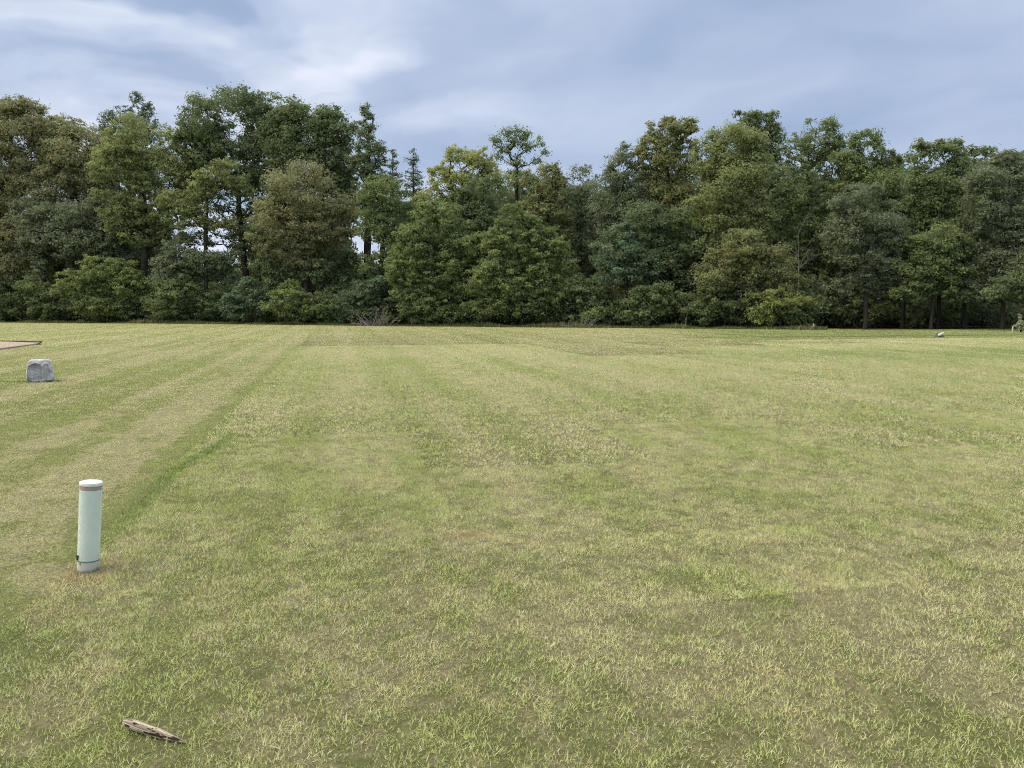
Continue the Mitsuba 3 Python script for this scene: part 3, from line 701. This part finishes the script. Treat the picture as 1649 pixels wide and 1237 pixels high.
# tangled undergrowth between the shrubs, one mass
def undergrowth():
    r = np.random.default_rng(79)
    cs, rs, ns, pal = [], [], [], []
    for i in range(1150):
        px = r.uniform(-120, 1320) if i < 900 else r.uniform(1300, 1720)
        back = r.uniform(-0.8, 3.0) if i < 900 else r.uniform(3.5, 9.0)
        Y = float(treeline(px)) + back
        x = (px - CX) / F * Y
        hi = (1.0 + 5.5 * float(meshkit.fbm(np.array([x / 4.0, 0.3, 0.0]), 3, 8)) ** 1.3) * (0.65 + 0.2 * back) * (1.0 if i < 900 else 0.35)
        cs.append([x, Y, 0.35 + r.uniform(0, 1) ** 0.8 * hi])
        rs.append(r.uniform(0.45, 0.95))
    cs, rs = np.array(cs), np.array(rs)
    group = (meshkit.fbm(cs / 5.0, 2, 31) * 9).astype(int) % 4
    parts = []
    for g, name in enumerate(('dark', 'thicket', 'grey', 'thicket')):
        on = group == g
        if on.any():
            parts.append(leaf_cloud(r, cs[on], rs[on], [110] * int(on.sum()), 0.26, PAL[name], 0.8, 0.34))
    off = np.cumsum([0] + [len(q[0]) for q in parts])
    v = np.vstack([q[0] for q in parts])
    v[:, 2] = np.maximum(v[:, 2], 0.02)
    scene['undergrowth'] = mikit.ply((v, np.vstack([q[1] + o for q, o in zip(parts, off)])), 'leaf_bsdf', color=np.vstack([q[2] for q in parts]))
    labels['undergrowth'] = {'label': 'tangled dark undergrowth between the shrubs at the foot of the woods', 'category': 'undergrowth', 'kind': 'stuff'}


undergrowth()


# unmown grass and weeds along the foot of the woods
def tall_grass():
    r = np.random.default_rng(78)
    n = 26000
    px = r.uniform(-120, 1330, n)
    Y = np.array(treeline(px)) + r.uniform(-2.2, 1.6, n) - 1.2 + 0.9 * (meshkit.noise(np.stack([px / 35.0, 0 * px, 0 * px], 1)) - 0.5)
    x = (px - CX) / F * Y
    k = meshkit.fbm(np.stack([x / 2.2, Y / 2.2, 0 * x], -1), 3, 2)
    h = (0.12 + 0.7 * np.clip(k - 0.25, 0, 1)) * r.uniform(0.5, 1.2, n)
    mound = np.exp(-((px - 605) / 42) ** 2)
    h = h * (1 - 0.2 * mound)
    az = r.uniform(0, np.pi, n)
    w = r.uniform(0.03, 0.075, n)
    s = np.stack([np.cos(az), np.sin(az), 0 * az], 1) * w[:, None]
    base = np.stack([x, Y, ground_z(x, Y) - 0.02], 1)
    lean = r.normal(size=(n, 3)) * 0.35 * h[:, None] * [1, 1, 0]
    v = np.stack([base - s, base + s, base + lean + np.stack([0 * h, 0 * h, h], 1)], 1).reshape(-1, 3)
    f = np.arange(3 * n).reshape(-1, 3)
    pal = np.array([(0.20, 0.26, 0.10), (0.27, 0.29, 0.13), (0.16, 0.22, 0.08), (0.36, 0.33, 0.19)])
    col = pal[np.clip((k * 4 + r.normal(0, 0.8, n)).astype(int), 0, 3)] * r.uniform(0.7, 1.3, n)[:, None]
    return v, f, np.repeat(col, 3, axis=0)


tv, tf, tc = tall_grass()
scene['tall_grass'] = mikit.ply((tv, tf), 'leaf_bsdf', color=tc)
labels['tall_grass'] = {'label': 'strip of unmown grass and weeds along the foot of the woods', 'category': 'grass', 'kind': 'stuff'}


# ------------------------------------------------------------------ dead wood at the edge of the woods
def dead_branch(r, p0, direction, length, r0, forks=3):
    d = np.asarray(direction, float)
    d /= np.linalg.norm(d)
    n = 7
    s = np.linspace(0, 1, n)
    pts = p0 + np.outer(s * length, d) + np.cumsum(r.normal(size=(n, 3)) * 0.045 * length, axis=0) * s[:, None] + np.outer(s * s, [0, 0, 0.12 * length])
    pts[:, 2] = np.maximum(pts[:, 2], 0.0)
    parts = [tube(pts, r0 * (1 - 0.75 * s), 5)]
    for _ in range(forks):
        i = int(r.integers(2, n - 1))
        dd = d + r.normal(size=3) * 0.55
        dd /= np.linalg.norm(dd)
        L = length * r.uniform(0.25, 0.5)
        parts.append(tube(pts[i] + np.outer(np.linspace(0, 1, 4) * L, dd) + np.outer(np.linspace(0, 1, 4) ** 2, r.normal(size=3) * 0.08 * L), r0 * (1 - 0.75 * s[i]) * np.array([0.8, 0.6, 0.45, 0.25]), 4))
    return join(parts)


def brush(label, px, back, half, tall, n, seed):
    r = np.random.default_rng(seed)
    root = thing('brush_pile', label, 'brush pile')
    Y = float(treeline(px)) + back
    m = Y / F
    for i in range(n):
        t = r.uniform(-1, 1)
        p0 = on_ground(px + t * half * 0.75, Y + r.uniform(-0.9, 0.9))
        up = tall * (1 - 0.6 * abs(t - 0.25)) * m * r.uniform(0.45, 1.1)
        out = half * m * (0.55 * t + r.normal(0, 0.35))
        v = np.array([out, r.normal(0, 0.5), up])
        put(root, 'branch', dead_branch(r, p0, v, np.linalg.norm(v), r.uniform(0.022, 0.045), 4), 'pale_bark_bsdf', smooth=True)
    return root


brush('grey pile of dead branches in the unmown grass left of centre', 604, -3.2, 40, 26, 34, 81)
brush('small heap of dead grey twigs at the woods\' edge right of centre', 932, -3.2, 26, 18, 16, 82)
r = np.random.default_rng(83)
for label, px, back, py0, py1, rad, n in (('bare pale limbed dead tree in the dark gap right of the olive trees', 1284, -0.6, 530, 375, 0.045, 9), ('bent pale dead sapling leaning at the woods\' edge below the brownish shrub', 1105, -2.6, 528, 492, 0.035, 3)):
    root = thing('dead_tree', label, 'dead tree')
    Y = float(treeline(px)) + back
    a, b = on_ground(px, Y, -0.05), at(px + 4, py1, Y)
    s = np.linspace(0, 1, 9)
    pts = a + np.outer(s, b - a) + np.cumsum(r.normal(size=(9, 3)) * 0.05, axis=0)
    put(root, 'trunk', tube(pts, rad * (1 - 0.8 * s), 6), 'pale_bark_bsdf', smooth=True)
    for i in range(n):
        k = int(r.integers(4, 9))
        put(root, 'branch', dead_branch(r, pts[k], [r.normal(0, 0.8), r.normal(0, 0.5), 0.8], np.linalg.norm(b - a) * r.uniform(0.15, 0.33), rad * 0.35, 3), 'pale_bark_bsdf', smooth=True)

# ------------------------------------------------------------------ utility pedestal
def mint(p, n, uv):
    a = mikit.fbm(p.x * 5.0, p.y * 5.0, p.z * 2.0, 2)
    low = mikit.smoothstep(0.22, 0.0, p.z - PEDZ) * mikit.fbm(p.x * 30.0, p.y * 30.0, p.z * 12.0, 3)
    streak = mikit.smoothstep(0.62, 0.8, mikit.fbm(p.x * 60.0, p.y * 60.0, p.z * 1.5, 3))
    c = mikit.mix((0.66, 0.79, 0.715), (0.72, 0.82, 0.755), a)
    return mikit.mix(c, mi.Color3f(0.42, 0.40, 0.32), dr.clip(0.5 * low + 0.0 * streak, 0, 0.6))


def grimy(p, n, uv):
    a = mikit.fbm(p.x * 25.0, p.y * 25.0, p.z * 25.0, 4)
    return mikit.mix(mikit.mix((0.60, 0.60, 0.52), (0.50, 0.54, 0.46), a), mi.Color3f(0.16, 0.14, 0.12), mikit.smoothstep(0.03, -0.015, p.z - PEDZ + (a - 0.5) * 0.06))


def rust(p, n, uv):
    a = mikit.fbm(p.x * 22.0, p.y * 22.0, p.z * 10.0, 3)
    b = mikit.smoothstep(PED[0] + 0.012, PED[0] + 0.06, p.x + (a - 0.5) * 0.06)
    return mikit.mix(mikit.mix((0.46, 0.26, 0.17), (0.54, 0.34, 0.26), a), mi.Color3f(0.36, 0.33, 0.30), b)


scene['mint_bsdf'] = {'type': 'principled', 'base_color': mikit.proc(mint), 'roughness': 0.42, 'specular': 0.4}
scene['grimy_bsdf'] = {'type': 'principled', 'base_color': mikit.proc(grimy), 'roughness': 0.7}
scene['rust_bsdf'] = {'type': 'principled', 'base_color': mikit.proc(rust), 'roughness': 0.7}
scene['white_cap_bsdf'] = {'type': 'principled', 'base_color': {'type': 'rgb', 'value': [0.80, 0.82, 0.77]}, 'roughness': 0.4}
scene['dark_metal_bsdf'] = {'type': 'principled', 'base_color': {'type': 'rgb', 'value': [0.05, 0.06, 0.06]}, 'roughness': 0.5, 'metallic': 0.3}
scene['seam_bsdf'] = {'type': 'principled', 'base_color': {'type': 'rgb', 'value': [0.16, 0.24, 0.21]}, 'roughness': 0.6}

ped_d = float((PED - CAM) @ FWD)
RP = 0.0182 * ped_d * 0.72
HP = 148 / F * ped_d * 1.012
root = thing('utility_pedestal', 'pale mint green round utility post with white domed cap and rusty band, leaning slightly', 'utility post')
lean = T4().translate(PED.tolist()).rotate([0, 1, 0], 4.4).rotate([1, 0, 0], -1.0)
zb, zt = 0.118 * HP, HP * 0.935
for part, prof, bs in (
        ('base', [(RP * 0.985, -0.15), (RP * 0.985, zb - 0.003), (RP * 0.9, zb - 0.002)], 'grimy_bsdf'),
        ('seam', [(RP * 0.9, zb - 0.004), (RP * 1.012, zb - 0.004), (RP * 1.016, zb), (RP * 1.012, zb + 0.004), (RP * 0.9, zb + 0.004)], 'seam_bsdf'),
        ('cover', [(RP * 0.9, zb + 0.003), (RP * 0.995, zb + 0.003), (RP, zb + 0.006), (RP, zt - 0.05 * HP - 0.004), (RP * 1.0, zt - 0.05 * HP - 0.001), (RP * 0.97, zt - 0.05 * HP)], 'mint_bsdf'),
        ('band', [(RP * 0.9, zt - 0.05 * HP - 0.001), (RP * 0.985, zt - 0.05 * HP - 0.001), (RP * 0.99, zt - 0.03 * HP), (RP * 0.985, zt), (RP * 0.9, zt)], 'rust_bsdf'),
        ('cap', [(RP * 0.9, zt - 0.002), (RP * 1.03, zt - 0.002), (RP * 1.045, zt + 0.003), (RP * 1.045, zt + 0.010), (RP * 1.015, zt + 0.016), (RP * 0.85, zt + 0.020), (RP * 0.5, zt + 0.024), (RP * 0.2, zt + 0.026), (0.0005, zt + 0.0262)], 'white_cap_bsdf')):
    v, f = lathe(prof, 64)
    k = put(root, part, (v, f), bs, smooth=35)
    scene[k]['to_world'] = lean
labels[f'{root}__band'] = {'label': 'rusty orange brown band under the cap'}
labels[f'{root}__cap'] = {'label': 'white domed cap'}
labels[f'{root}__base'] = {'label': 'scuffed grey beige base'}
# the little hasp at the lower left of the cover
az = math.radians(-90 - 38)
hx, hy = math.cos(az), math.sin(az)
b1 = trimesh.creation.box([0.010, 0.012, 0.020])
b2 = trimesh.creation.cylinder(radius=0.0065, height=0.012, sections=14)
b2.apply_transform(trimesh.transformations.rotation_matrix(math.pi / 2, [1, 0, 0]))
b3 = b2.copy()
b2.apply_translation([-0.006, 0, 0.012])
b3.apply_translation([0.006, 0, 0.013])
hasp = trimesh.util.concatenate([b1, b2, b3])
hasp.apply_transform(trimesh.transformations.rotation_matrix(az + math.pi / 2, [0, 0, 1]))
hasp.apply_translation([hx * (RP + 0.002), hy * (RP + 0.002), zb + 0.018])
k = put(root, 'hasp', hasp, 'dark_metal_bsdf', smooth=40, label='small dark metal hasp at the lower left')
scene[k]['to_world'] = lean
nub = trimesh.creation.icosphere(subdivisions=2, radius=0.005)
nub.apply_translation([math.cos(az + 0.35) * (RP * 0.985), math.sin(az + 0.35) * RP * 0.985, zb - 0.012])
k = put(root, 'bolt', nub, 'dark_metal_bsdf', smooth=True)
scene[k]['to_world'] = lean


# ------------------------------------------------------------------ rock-shaped cover
def rock_tex(p, n, uv):
    a = mikit.fbm(p.x * 9.0, p.y * 9.0, p.z * 9.0, 4)
    b = mikit.noise(p.x * 55.0, p.y * 55.0, p.z * 55.0)
    c = mikit.mix((0.36, 0.365, 0.375), (0.58, 0.58, 0.585), mikit.smoothstep(0.3, 0.7, a))
    return c * (0.8 + 0.35 * b)


scene['rock_bsdf'] = {'type': 'twosided', 'b': {'type': 'bumpmap', 'arbitrary': mikit.proc(lambda p, n, uv: 0.012 * mikit.fbm(p.x * 30.0, p.y * 30.0, p.z * 30.0, 3), eps=3e-3), 'scale': 1.0, 'bsdf': {'type': 'principled', 'base_color': mikit.proc(rock_tex), 'roughness': 0.85}}}


def rock_cover():
    Y = gy(615.5)
    m = Y / F
    W, H, Dp = 41 * m, 36 * m, 30 * m
    g = trimesh.creation.box([2, 2, 2])
    for _ in range(6):
        g = g.subdivide()
    p = np.array(g.vertices)
    e = 5.0
    p = p / (np.abs(p) ** e).sum(1, keepdims=True) ** (1 / e)
    x, y, z = p.T.copy()
    front = sstep(-0.55, -0.8, y)
    zn = z * 0.5 + 0.5
    # two arched hollows on the face towards the lawn, with raised rims
    def arch(cx, half, top, z0):
        dx = np.abs(x - cx) / half
        inside = np.maximum(dx, np.maximum(0, (zn - (top - 0.22)) / 0.22) ** 1.0 * np.sqrt(np.clip(1 - 0 * dx, 0, 1)))
        rr = np.sqrt(np.maximum(0, (zn - (top - 0.25)) / 0.25) ** 2 + dx ** 2)
        return np.maximum(np.where(zn > top - 0.25, rr, dx), (z0 + 0.25 * np.maximum(0, x - cx + half) * 0 - zn) / 0.25 + 1)
    a1 = arch(-0.30, 0.56, 0.84, 0.04)
    a2 = arch(0.56, 0.27, 0.82, 0.12)
    hollow = np.maximum(sstep(1.0, 0.86, a1) * 0.30, sstep(1.0, 0.84, a2) * 0.15) * (0.55 + 0.6 * zn)
    rim = 0.08 * np.maximum(np.exp(-((a1 - 1.06) / 0.07) ** 2), np.exp(-((a2 - 1.08) / 0.09) ** 2))
    y = y + front * (hollow - rim)
    wedge = sstep(0.0, -0.08, zn - 0.09 - 0.16 * (x + 0.1)) * sstep(-0.75, -0.4, x) * sstep(0.35, 0.05, x)
    y = y - front * 0.10 * wedge
    # leaning right side, narrower top, lumpy skin
    sx = 0.90 + 0.10 * (1 - zn) + np.where(x > 0, 0.20 * (1 - zn) ** 1.6, 0.03 * (1 - zn))
    sx = sx * np.where(x > 0, 0.84, 0.98)
    q = np.stack([x * sx * W / 2, y * (0.86 + 0.14 * (1 - zn)) * Dp / 2, zn * H], 1)
    nz = meshkit.fbm(q * 6.0 + 3, 4, 4) - 0.5
    nz2 = meshkit.fbm(q * 16.0 + 8, 3, 6) - 0.5
    nrm = p / np.linalg.norm(p, axis=1, keepdims=True)
    q = q + nrm * (0.035 * nz + 0.014 * nz2)[:, None]
    q[:, 2] = np.where(zn < 0.02, -0.08, q[:, 2])
    ta = math.radians(24)
    q = np.column_stack([q[:, 0] * math.cos(ta) - q[:, 1] * math.sin(ta), q[:, 0] * math.sin(ta) + q[:, 1] * math.cos(ta), q[:, 2]])
    c = on_ground(66.5, Y + Dp * 0.5)
    return trimesh.Trimesh(q + c, g.faces, process=False), Y, c


rock, rY, rc_ = rock_cover()
root = thing('rock_cover', 'grey hollow rock shaped cover with two arched recesses standing on the left lawn', 'rock')
put(root, 'shell', rock, 'rock_bsdf', smooth=50)


# tufts the mower misses; those by the rock coloured dark as its shadow line
def fringe(name, label, spots, h, seed, pal):
    r = np.random.default_rng(seed)
    P = np.vstack([np.stack([r.uniform(a[0], b[0], n), r.uniform(a[1], b[1], n) if abs(a[1] - b[1]) > 1e-6 else a[1] + r.normal(0, 0.03, n)], 1) for a, b, n in spots])
    n = len(P)
    hh = h * r.uniform(0.4, 1.2, n)
    az = r.uniform(0, np.pi, n)
    s = np.stack([np.cos(az), np.sin(az), 0 * az], 1) * r.uniform(0.004, 0.009, n)[:, None]
    base = np.column_stack([P, ground_z(P[:, 0], P[:, 1]) - 0.01])
    tipv = base + np.column_stack([r.normal(0, 0.35, n) * hh, r.normal(0, 0.35, n) * hh, hh])
    v = np.stack([base - s, base + s, tipv], 1).reshape(-1, 3)
    col = np.array(pal)[r.integers(0, len(pal), n)] * r.uniform(0.7, 1.3, n)[:, None]
    name = key_for(name)
    scene[name] = mikit.ply((v, np.arange(3 * n).reshape(-1, 3)), 'leaf_bsdf', color=np.repeat(col, 3, axis=0))
    labels[name] = {'label': label, 'category': 'grass', 'kind': 'stuff'}


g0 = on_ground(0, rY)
fringe('grass_fringe', 'line of longer grass past the rock shaped cover, coloured dark to stand in for the shadow edge there', [((g0[0] - 2.5, rY - 0.02), (rc_[0] - 0.30, rY - 0.02), 700), ((rc_[0] - 0.33, rY - 0.03), (rc_[0] + 0.36, rY - 0.03), 260), ((rc_[0] + 0.30, rY + 0.2), (rc_[0] + 0.46, rY + 0.2), 80)], 0.045, 91, [(0.12, 0.15, 0.05), (0.2, 0.23, 0.08)])  # dark tuft colours paint the shadow line at the foot of the rock

us = np.random.default_rng(96).uniform(6.4, 9.9, 60)
spots = []
for u in us:
    sv = EDGE + 0.04 + 0.25 * float(sstep(7.0, 9.8, u)) ** 2
    x, y = sv * CA - u * SA, sv * SA + u * CA
    spots.append(((x - 0.06, y - 0.05), (x + 0.06, y + 0.05), 3 + int(9 * float(sstep(6.4, 8.2, u)) * float(sstep(9.95, 9.6, u)))))
fringe('grass_fringe', 'thin ridge of longer dark green grass along the lawn edge behind the mint post', spots, 0.038, 92, [(0.20, 0.29, 0.09), (0.26, 0.34, 0.12), (0.15, 0.22, 0.07)])

# ------------------------------------------------------------------ piece of weathered wood in the grass
def wood_tex(p, n, uv):
    a = mikit.fbm(uv.x * 3.0, uv.y * 46.0, 1.0, 3)
    b = mikit.fbm(uv.x * 9.0, uv.y * 12.0, 5.0, 3)
    c = mikit.mix((0.58, 0.535, 0.43), (0.27, 0.225, 0.17), mikit.smoothstep(0.35, 0.65, a))
    return mikit.mix(c, mi.Color3f(0.05, 0.038, 0.03), mikit.smoothstep(0.5, 0.6, b) * mikit.smoothstep(0.18, 0.3, uv.y) * mikit.smoothstep(0.62, 0.5, uv.y))


scene['wood_bsdf'] = {'type': 'twosided', 'b': {'type': 'diffuse', 'reflectance': mikit.proc(wood_tex)}}


def wood_piece():
    Y0, Y1 = gy(1172), gy(1196)
    a, b = on_ground(200, Y0), on_ground(296, Y1)
    a[2], b[2] = ground_z(a[0], a[1]) + 0.03, ground_z(b[0], b[1]) + 0.008
    L = np.linalg.norm(b - a)
    ex = (b - a) / L
    ey = np.cross([0, 0, 1.0], ex)
    ey /= np.linalg.norm(ey)
    ez = np.cross(ex, ey)
    nu, nv = 90, 48
    u, w = np.meshgrid(np.linspace(0, 1, nu), np.linspace(0, 1, nv, endpoint=False), indexing='ij')
    ang = 2 * np.pi * w
    half = np.interp(u, [0, 0.03, 0.15, 0.5, 0.8, 0.97, 1], [0.008, 0.013, 0.0175, 0.0175, 0.012, 0.005, 0.001])
    th = np.interp(u, [0, 0.03, 0.2, 0.6, 0.95, 1], [0.008, 0.014, 0.019, 0.016, 0.006, 0.001])
    P = np.stack([u * 4, np.cos(ang) * 1.2, np.sin(ang) * 1.2], -1)
    rough = 1 + 0.30 * (meshkit.fbm(P * [1.2, 4, 4], 4, 3) - 0.5)
    groove = sum(np.exp(-((((w - c0 - 0.02 * np.sin(u * 9 + k)) + 0.5) % 1 - 0.5) / 0.013) ** 2) * dp for k, (c0, dp) in enumerate(((0.66, 0.30), (0.58, 0.2), (0.74, 0.28), (0.82, 0.22), (0.30, 0.2), (0.42, 0.16))))
    k = rough * (1 - groove * sstep(0.0, 0.15, u))
    v = a + (u * L)[..., None] * ex + (half * k * np.cos(ang))[..., None] * ey + (th * k * np.sin(ang))[..., None] * ez
    v = v.reshape(-1, 3)
    i, j = np.meshgrid(np.arange(nu - 1), np.arange(nv), indexing='ij')
    q = np.stack([i * nv + j, i * nv + (j + 1) % nv, (i + 1) * nv + (j + 1) % nv, (i + 1) * nv + j], -1).reshape(-1, 4)
    f = np.vstack([q[:, [0, 2, 1]], q[:, [0, 3, 2]]])
    n = len(v)
    v = np.vstack([v, [a]])
    k = np.arange(nv)
    f = np.vstack([f, np.stack([np.full(nv, n), k, (k + 1) % nv], 1)])
    uv = np.vstack([np.stack([u, w], -1).reshape(-1, 2), [[0, 0]]])
    return v, f, uv


wv, wf, wuv = wood_piece()
scene['wood_piece'] = mikit.ply((wv, wf), 'wood_bsdf', smooth=True, uv=wuv)
labels['wood_piece'] = {'label': 'pointed piece of weathered split wood lying in the grass at lower left', 'category': 'wood'}

# ------------------------------------------------------------------ small things far off
def sand_tex(p, n, uv):
    a = mikit.fbm(p.x * 2.0, p.y * 2.0, 1.0, 4)
    return mikit.mix((0.40, 0.335, 0.265), (0.52, 0.445, 0.365), a)


scene['sand_bsdf'] = {'type': 'twosided', 'b': {'type': 'diffuse', 'reflectance': mikit.proc(sand_tex)}}
scene['timber_bsdf'] = {'type': 'twosided', 'b': {'type': 'diffuse', 'reflectance': {'type': 'rgb', 'value': [0.11, 0.09, 0.07]}}}
scene['stone_bsdf'] = {'type': 'twosided', 'b': {'type': 'diffuse', 'reflectance': mikit.proc(lambda p, n, uv: mikit.mix((0.62, 0.60, 0.53), (0.82, 0.80, 0.72), mikit.fbm(p.x * 14.0, p.y * 14.0, p.z * 14.0, 3)))}}
scene['grey_stone_bsdf'] = {'type': 'twosided', 'b': {'type': 'diffuse', 'reflectance': mikit.proc(lambda p, n, uv: mikit.mix((0.24, 0.22, 0.19), (0.45, 0.42, 0.36), mikit.fbm(p.x * 14.0, p.y * 14.0, p.z * 14.0, 3)))}}

nx = 60
pxs = np.linspace(-420, 66, nx)
fr = np.array([on_ground(p, gy(561.0 - 8.2 * max(p, -150) / 66.0 + (0.5 if p < 60 else 0)) * (EYE - 0.06) / EYE, 0.06) for p in pxs])
bk = np.array([on_ground(p, gy(551.2 + 1.2 * max(p, 0) / 66.0) * (EYE - 0.10) / EYE, 0.10) for p in pxs])
fl = fr - [0, 0, 0.3]
v = np.vstack([fl, fr, bk])
k = np.arange(nx - 1)
f = np.vstack([np.stack([a * nx + k, a * nx + k + 1, (a + 1) * nx + k + 1, (a + 1) * nx + k], 1) for a in (0, 1)])
scene['bare_soil'] = mikit.ply((v, f), 'sand_bsdf', smooth=False)
labels['bare_soil'] = {'label': 'pinkish bare soil patch in the lawn at the left edge', 'kind': 'structure'}
edge_pts = bk + np.stack([0 * pxs, 0 * pxs + 0.02, 0.03 * meshkit.noise(np.stack([pxs / 9.0, 0 * pxs, 0 * pxs], 1))], 1)
root = thing('landscape_edging', 'dark low edging along the far side of the pinkish soil patch', 'edging')
put(root, 'strip', tube(edge_pts, 0.045, 6), 'timber_bsdf', smooth=True)


def stone(size, seed):
    g = trimesh.creation.icosphere(subdivisions=4)
    p = np.array(g.vertices)
    p = p / (np.abs(p) ** 3).sum(1, keepdims=True) ** (1 / 3)
    p = p * (1 + 0.45 * (meshkit.fbm(p * 1.4 + seed, 3, seed) - 0.5))[:, None]
    return trimesh.Trimesh(p * np.array(size) / 2, g.faces, process=False)


Ys = gy(543.0) - 0.3
m = Ys / F
st = stone([10 * m, 5 * m, 3.6 * m], 3)
st.apply_transform(trimesh.transformations.rotation_matrix(math.radians(-24), [0, 1, 0]))
st.apply_translation(on_ground(1515, Ys, 5.0 * m))
st2 = stone([5 * m, 5 * m, 9.5 * m], 5)
st2.apply_translation(on_ground(1506.5, Ys + 0.1, 3.2 * m))
st3 = stone([9 * m, 5 * m, 5.5 * m], 8)
st3.apply_translation(on_ground(1516, Ys + 0.12, 1.4 * m))
root = thing('pale_stone', 'small pale stone tilted on the mown grass before the dark wood at right', 'stone')
put(root, 'block', st, 'stone_bsdf', smooth=True)
root = thing('grey_stone', 'small upright grey stone just left of the pale stone', 'stone')
put(root, 'block', st2, 'grey_stone_bsdf', smooth=True)
root = thing('grey_stone', 'low grey stone under the tilted pale stone', 'stone')
put(root, 'block', st3, 'grey_stone_bsdf', smooth=True)

scene['stake_bsdf'] = {'type': 'twosided', 'b': {'type': 'diffuse', 'reflectance': mikit.proc(lambda p, n, uv: mikit.mix((0.55, 0.56, 0.55), (0.74, 0.74, 0.71), mikit.noise(p.x * 9.0, p.y * 9.0, p.z * 5.0)))}}


def stake(label, px, Y, py_top, half):
    foot, tip = on_ground(px, Y, -0.1), at(px + 0.4, py_top, Y)
    root = thing('marker_stake', label, 'stake')
    put(root, 'post', tube([foot, 0.5 * (foot + tip), tip - [0, 0, 0.04], tip], [half, half, half * 0.95, half * 0.4], 8), 'stake_bsdf', smooth=40)
    return root


stake('lone short pale stake at the foot of the woods', 1310, float(treeline(1310)) - 3.4, 521.5, 0.055)
stake('short white stake left of the young sapling at the right edge', 1630.5, gy(535.5), 525.5, 0.045)

Yt = gy(535.5)
mt = Yt / F
root = thing('sapling', 'young sapling with a white trunk guard at the right edge of the photo', 'sapling')
r = np.random.default_rng(95)
cs = [at(1643, 526, Yt), at(1640, 523, Yt), at(1647, 523, Yt), at(1643.5, 518, Yt), at(1643, 512, Yt), at(1642.5, 507, Yt), at(1650, 526, Yt), at(1636.5, 526.5, Yt)]
v, f, col = leaf_cloud(r, np.array(cs), np.array([5, 4, 4, 3.2, 2.4, 1.6, 4.5, 3.2]) * mt, [240, 170, 170, 140, 100, 50, 170, 110], 0.09, [(0.16, 0.19, 0.10), (0.13, 0.16, 0.08), (0.2, 0.22, 0.13)], 1.0, 0.3)
scene[f'{root}__foliage'] = mikit.ply((v, f), 'leaf_bsdf', color=col)
labels[f'{root}__foliage'] = {'kind': 'stuff'}
foot = on_ground(1644, Yt, -0.05)
put(root, 'trunk', tube([foot, at(1643.5, 520, Yt), at(1643, 505, Yt)], [0.03, 0.022, 0.01], 6), 'bark_bsdf', smooth=True)
put(root, 'guard', tube([foot, at(1644, 530.5, Yt)], [0.05, 0.05], 12), 'white_cap_bsdf', smooth=40, label='white plastic guard round the trunk')

import os
if os.environ.get('SCENE_STATS'):
    print('leaves', LEAVES[0], 'tiles', counts, 'tris', sum(len(w[1]) for w in meshkit.WRITTEN.values()))
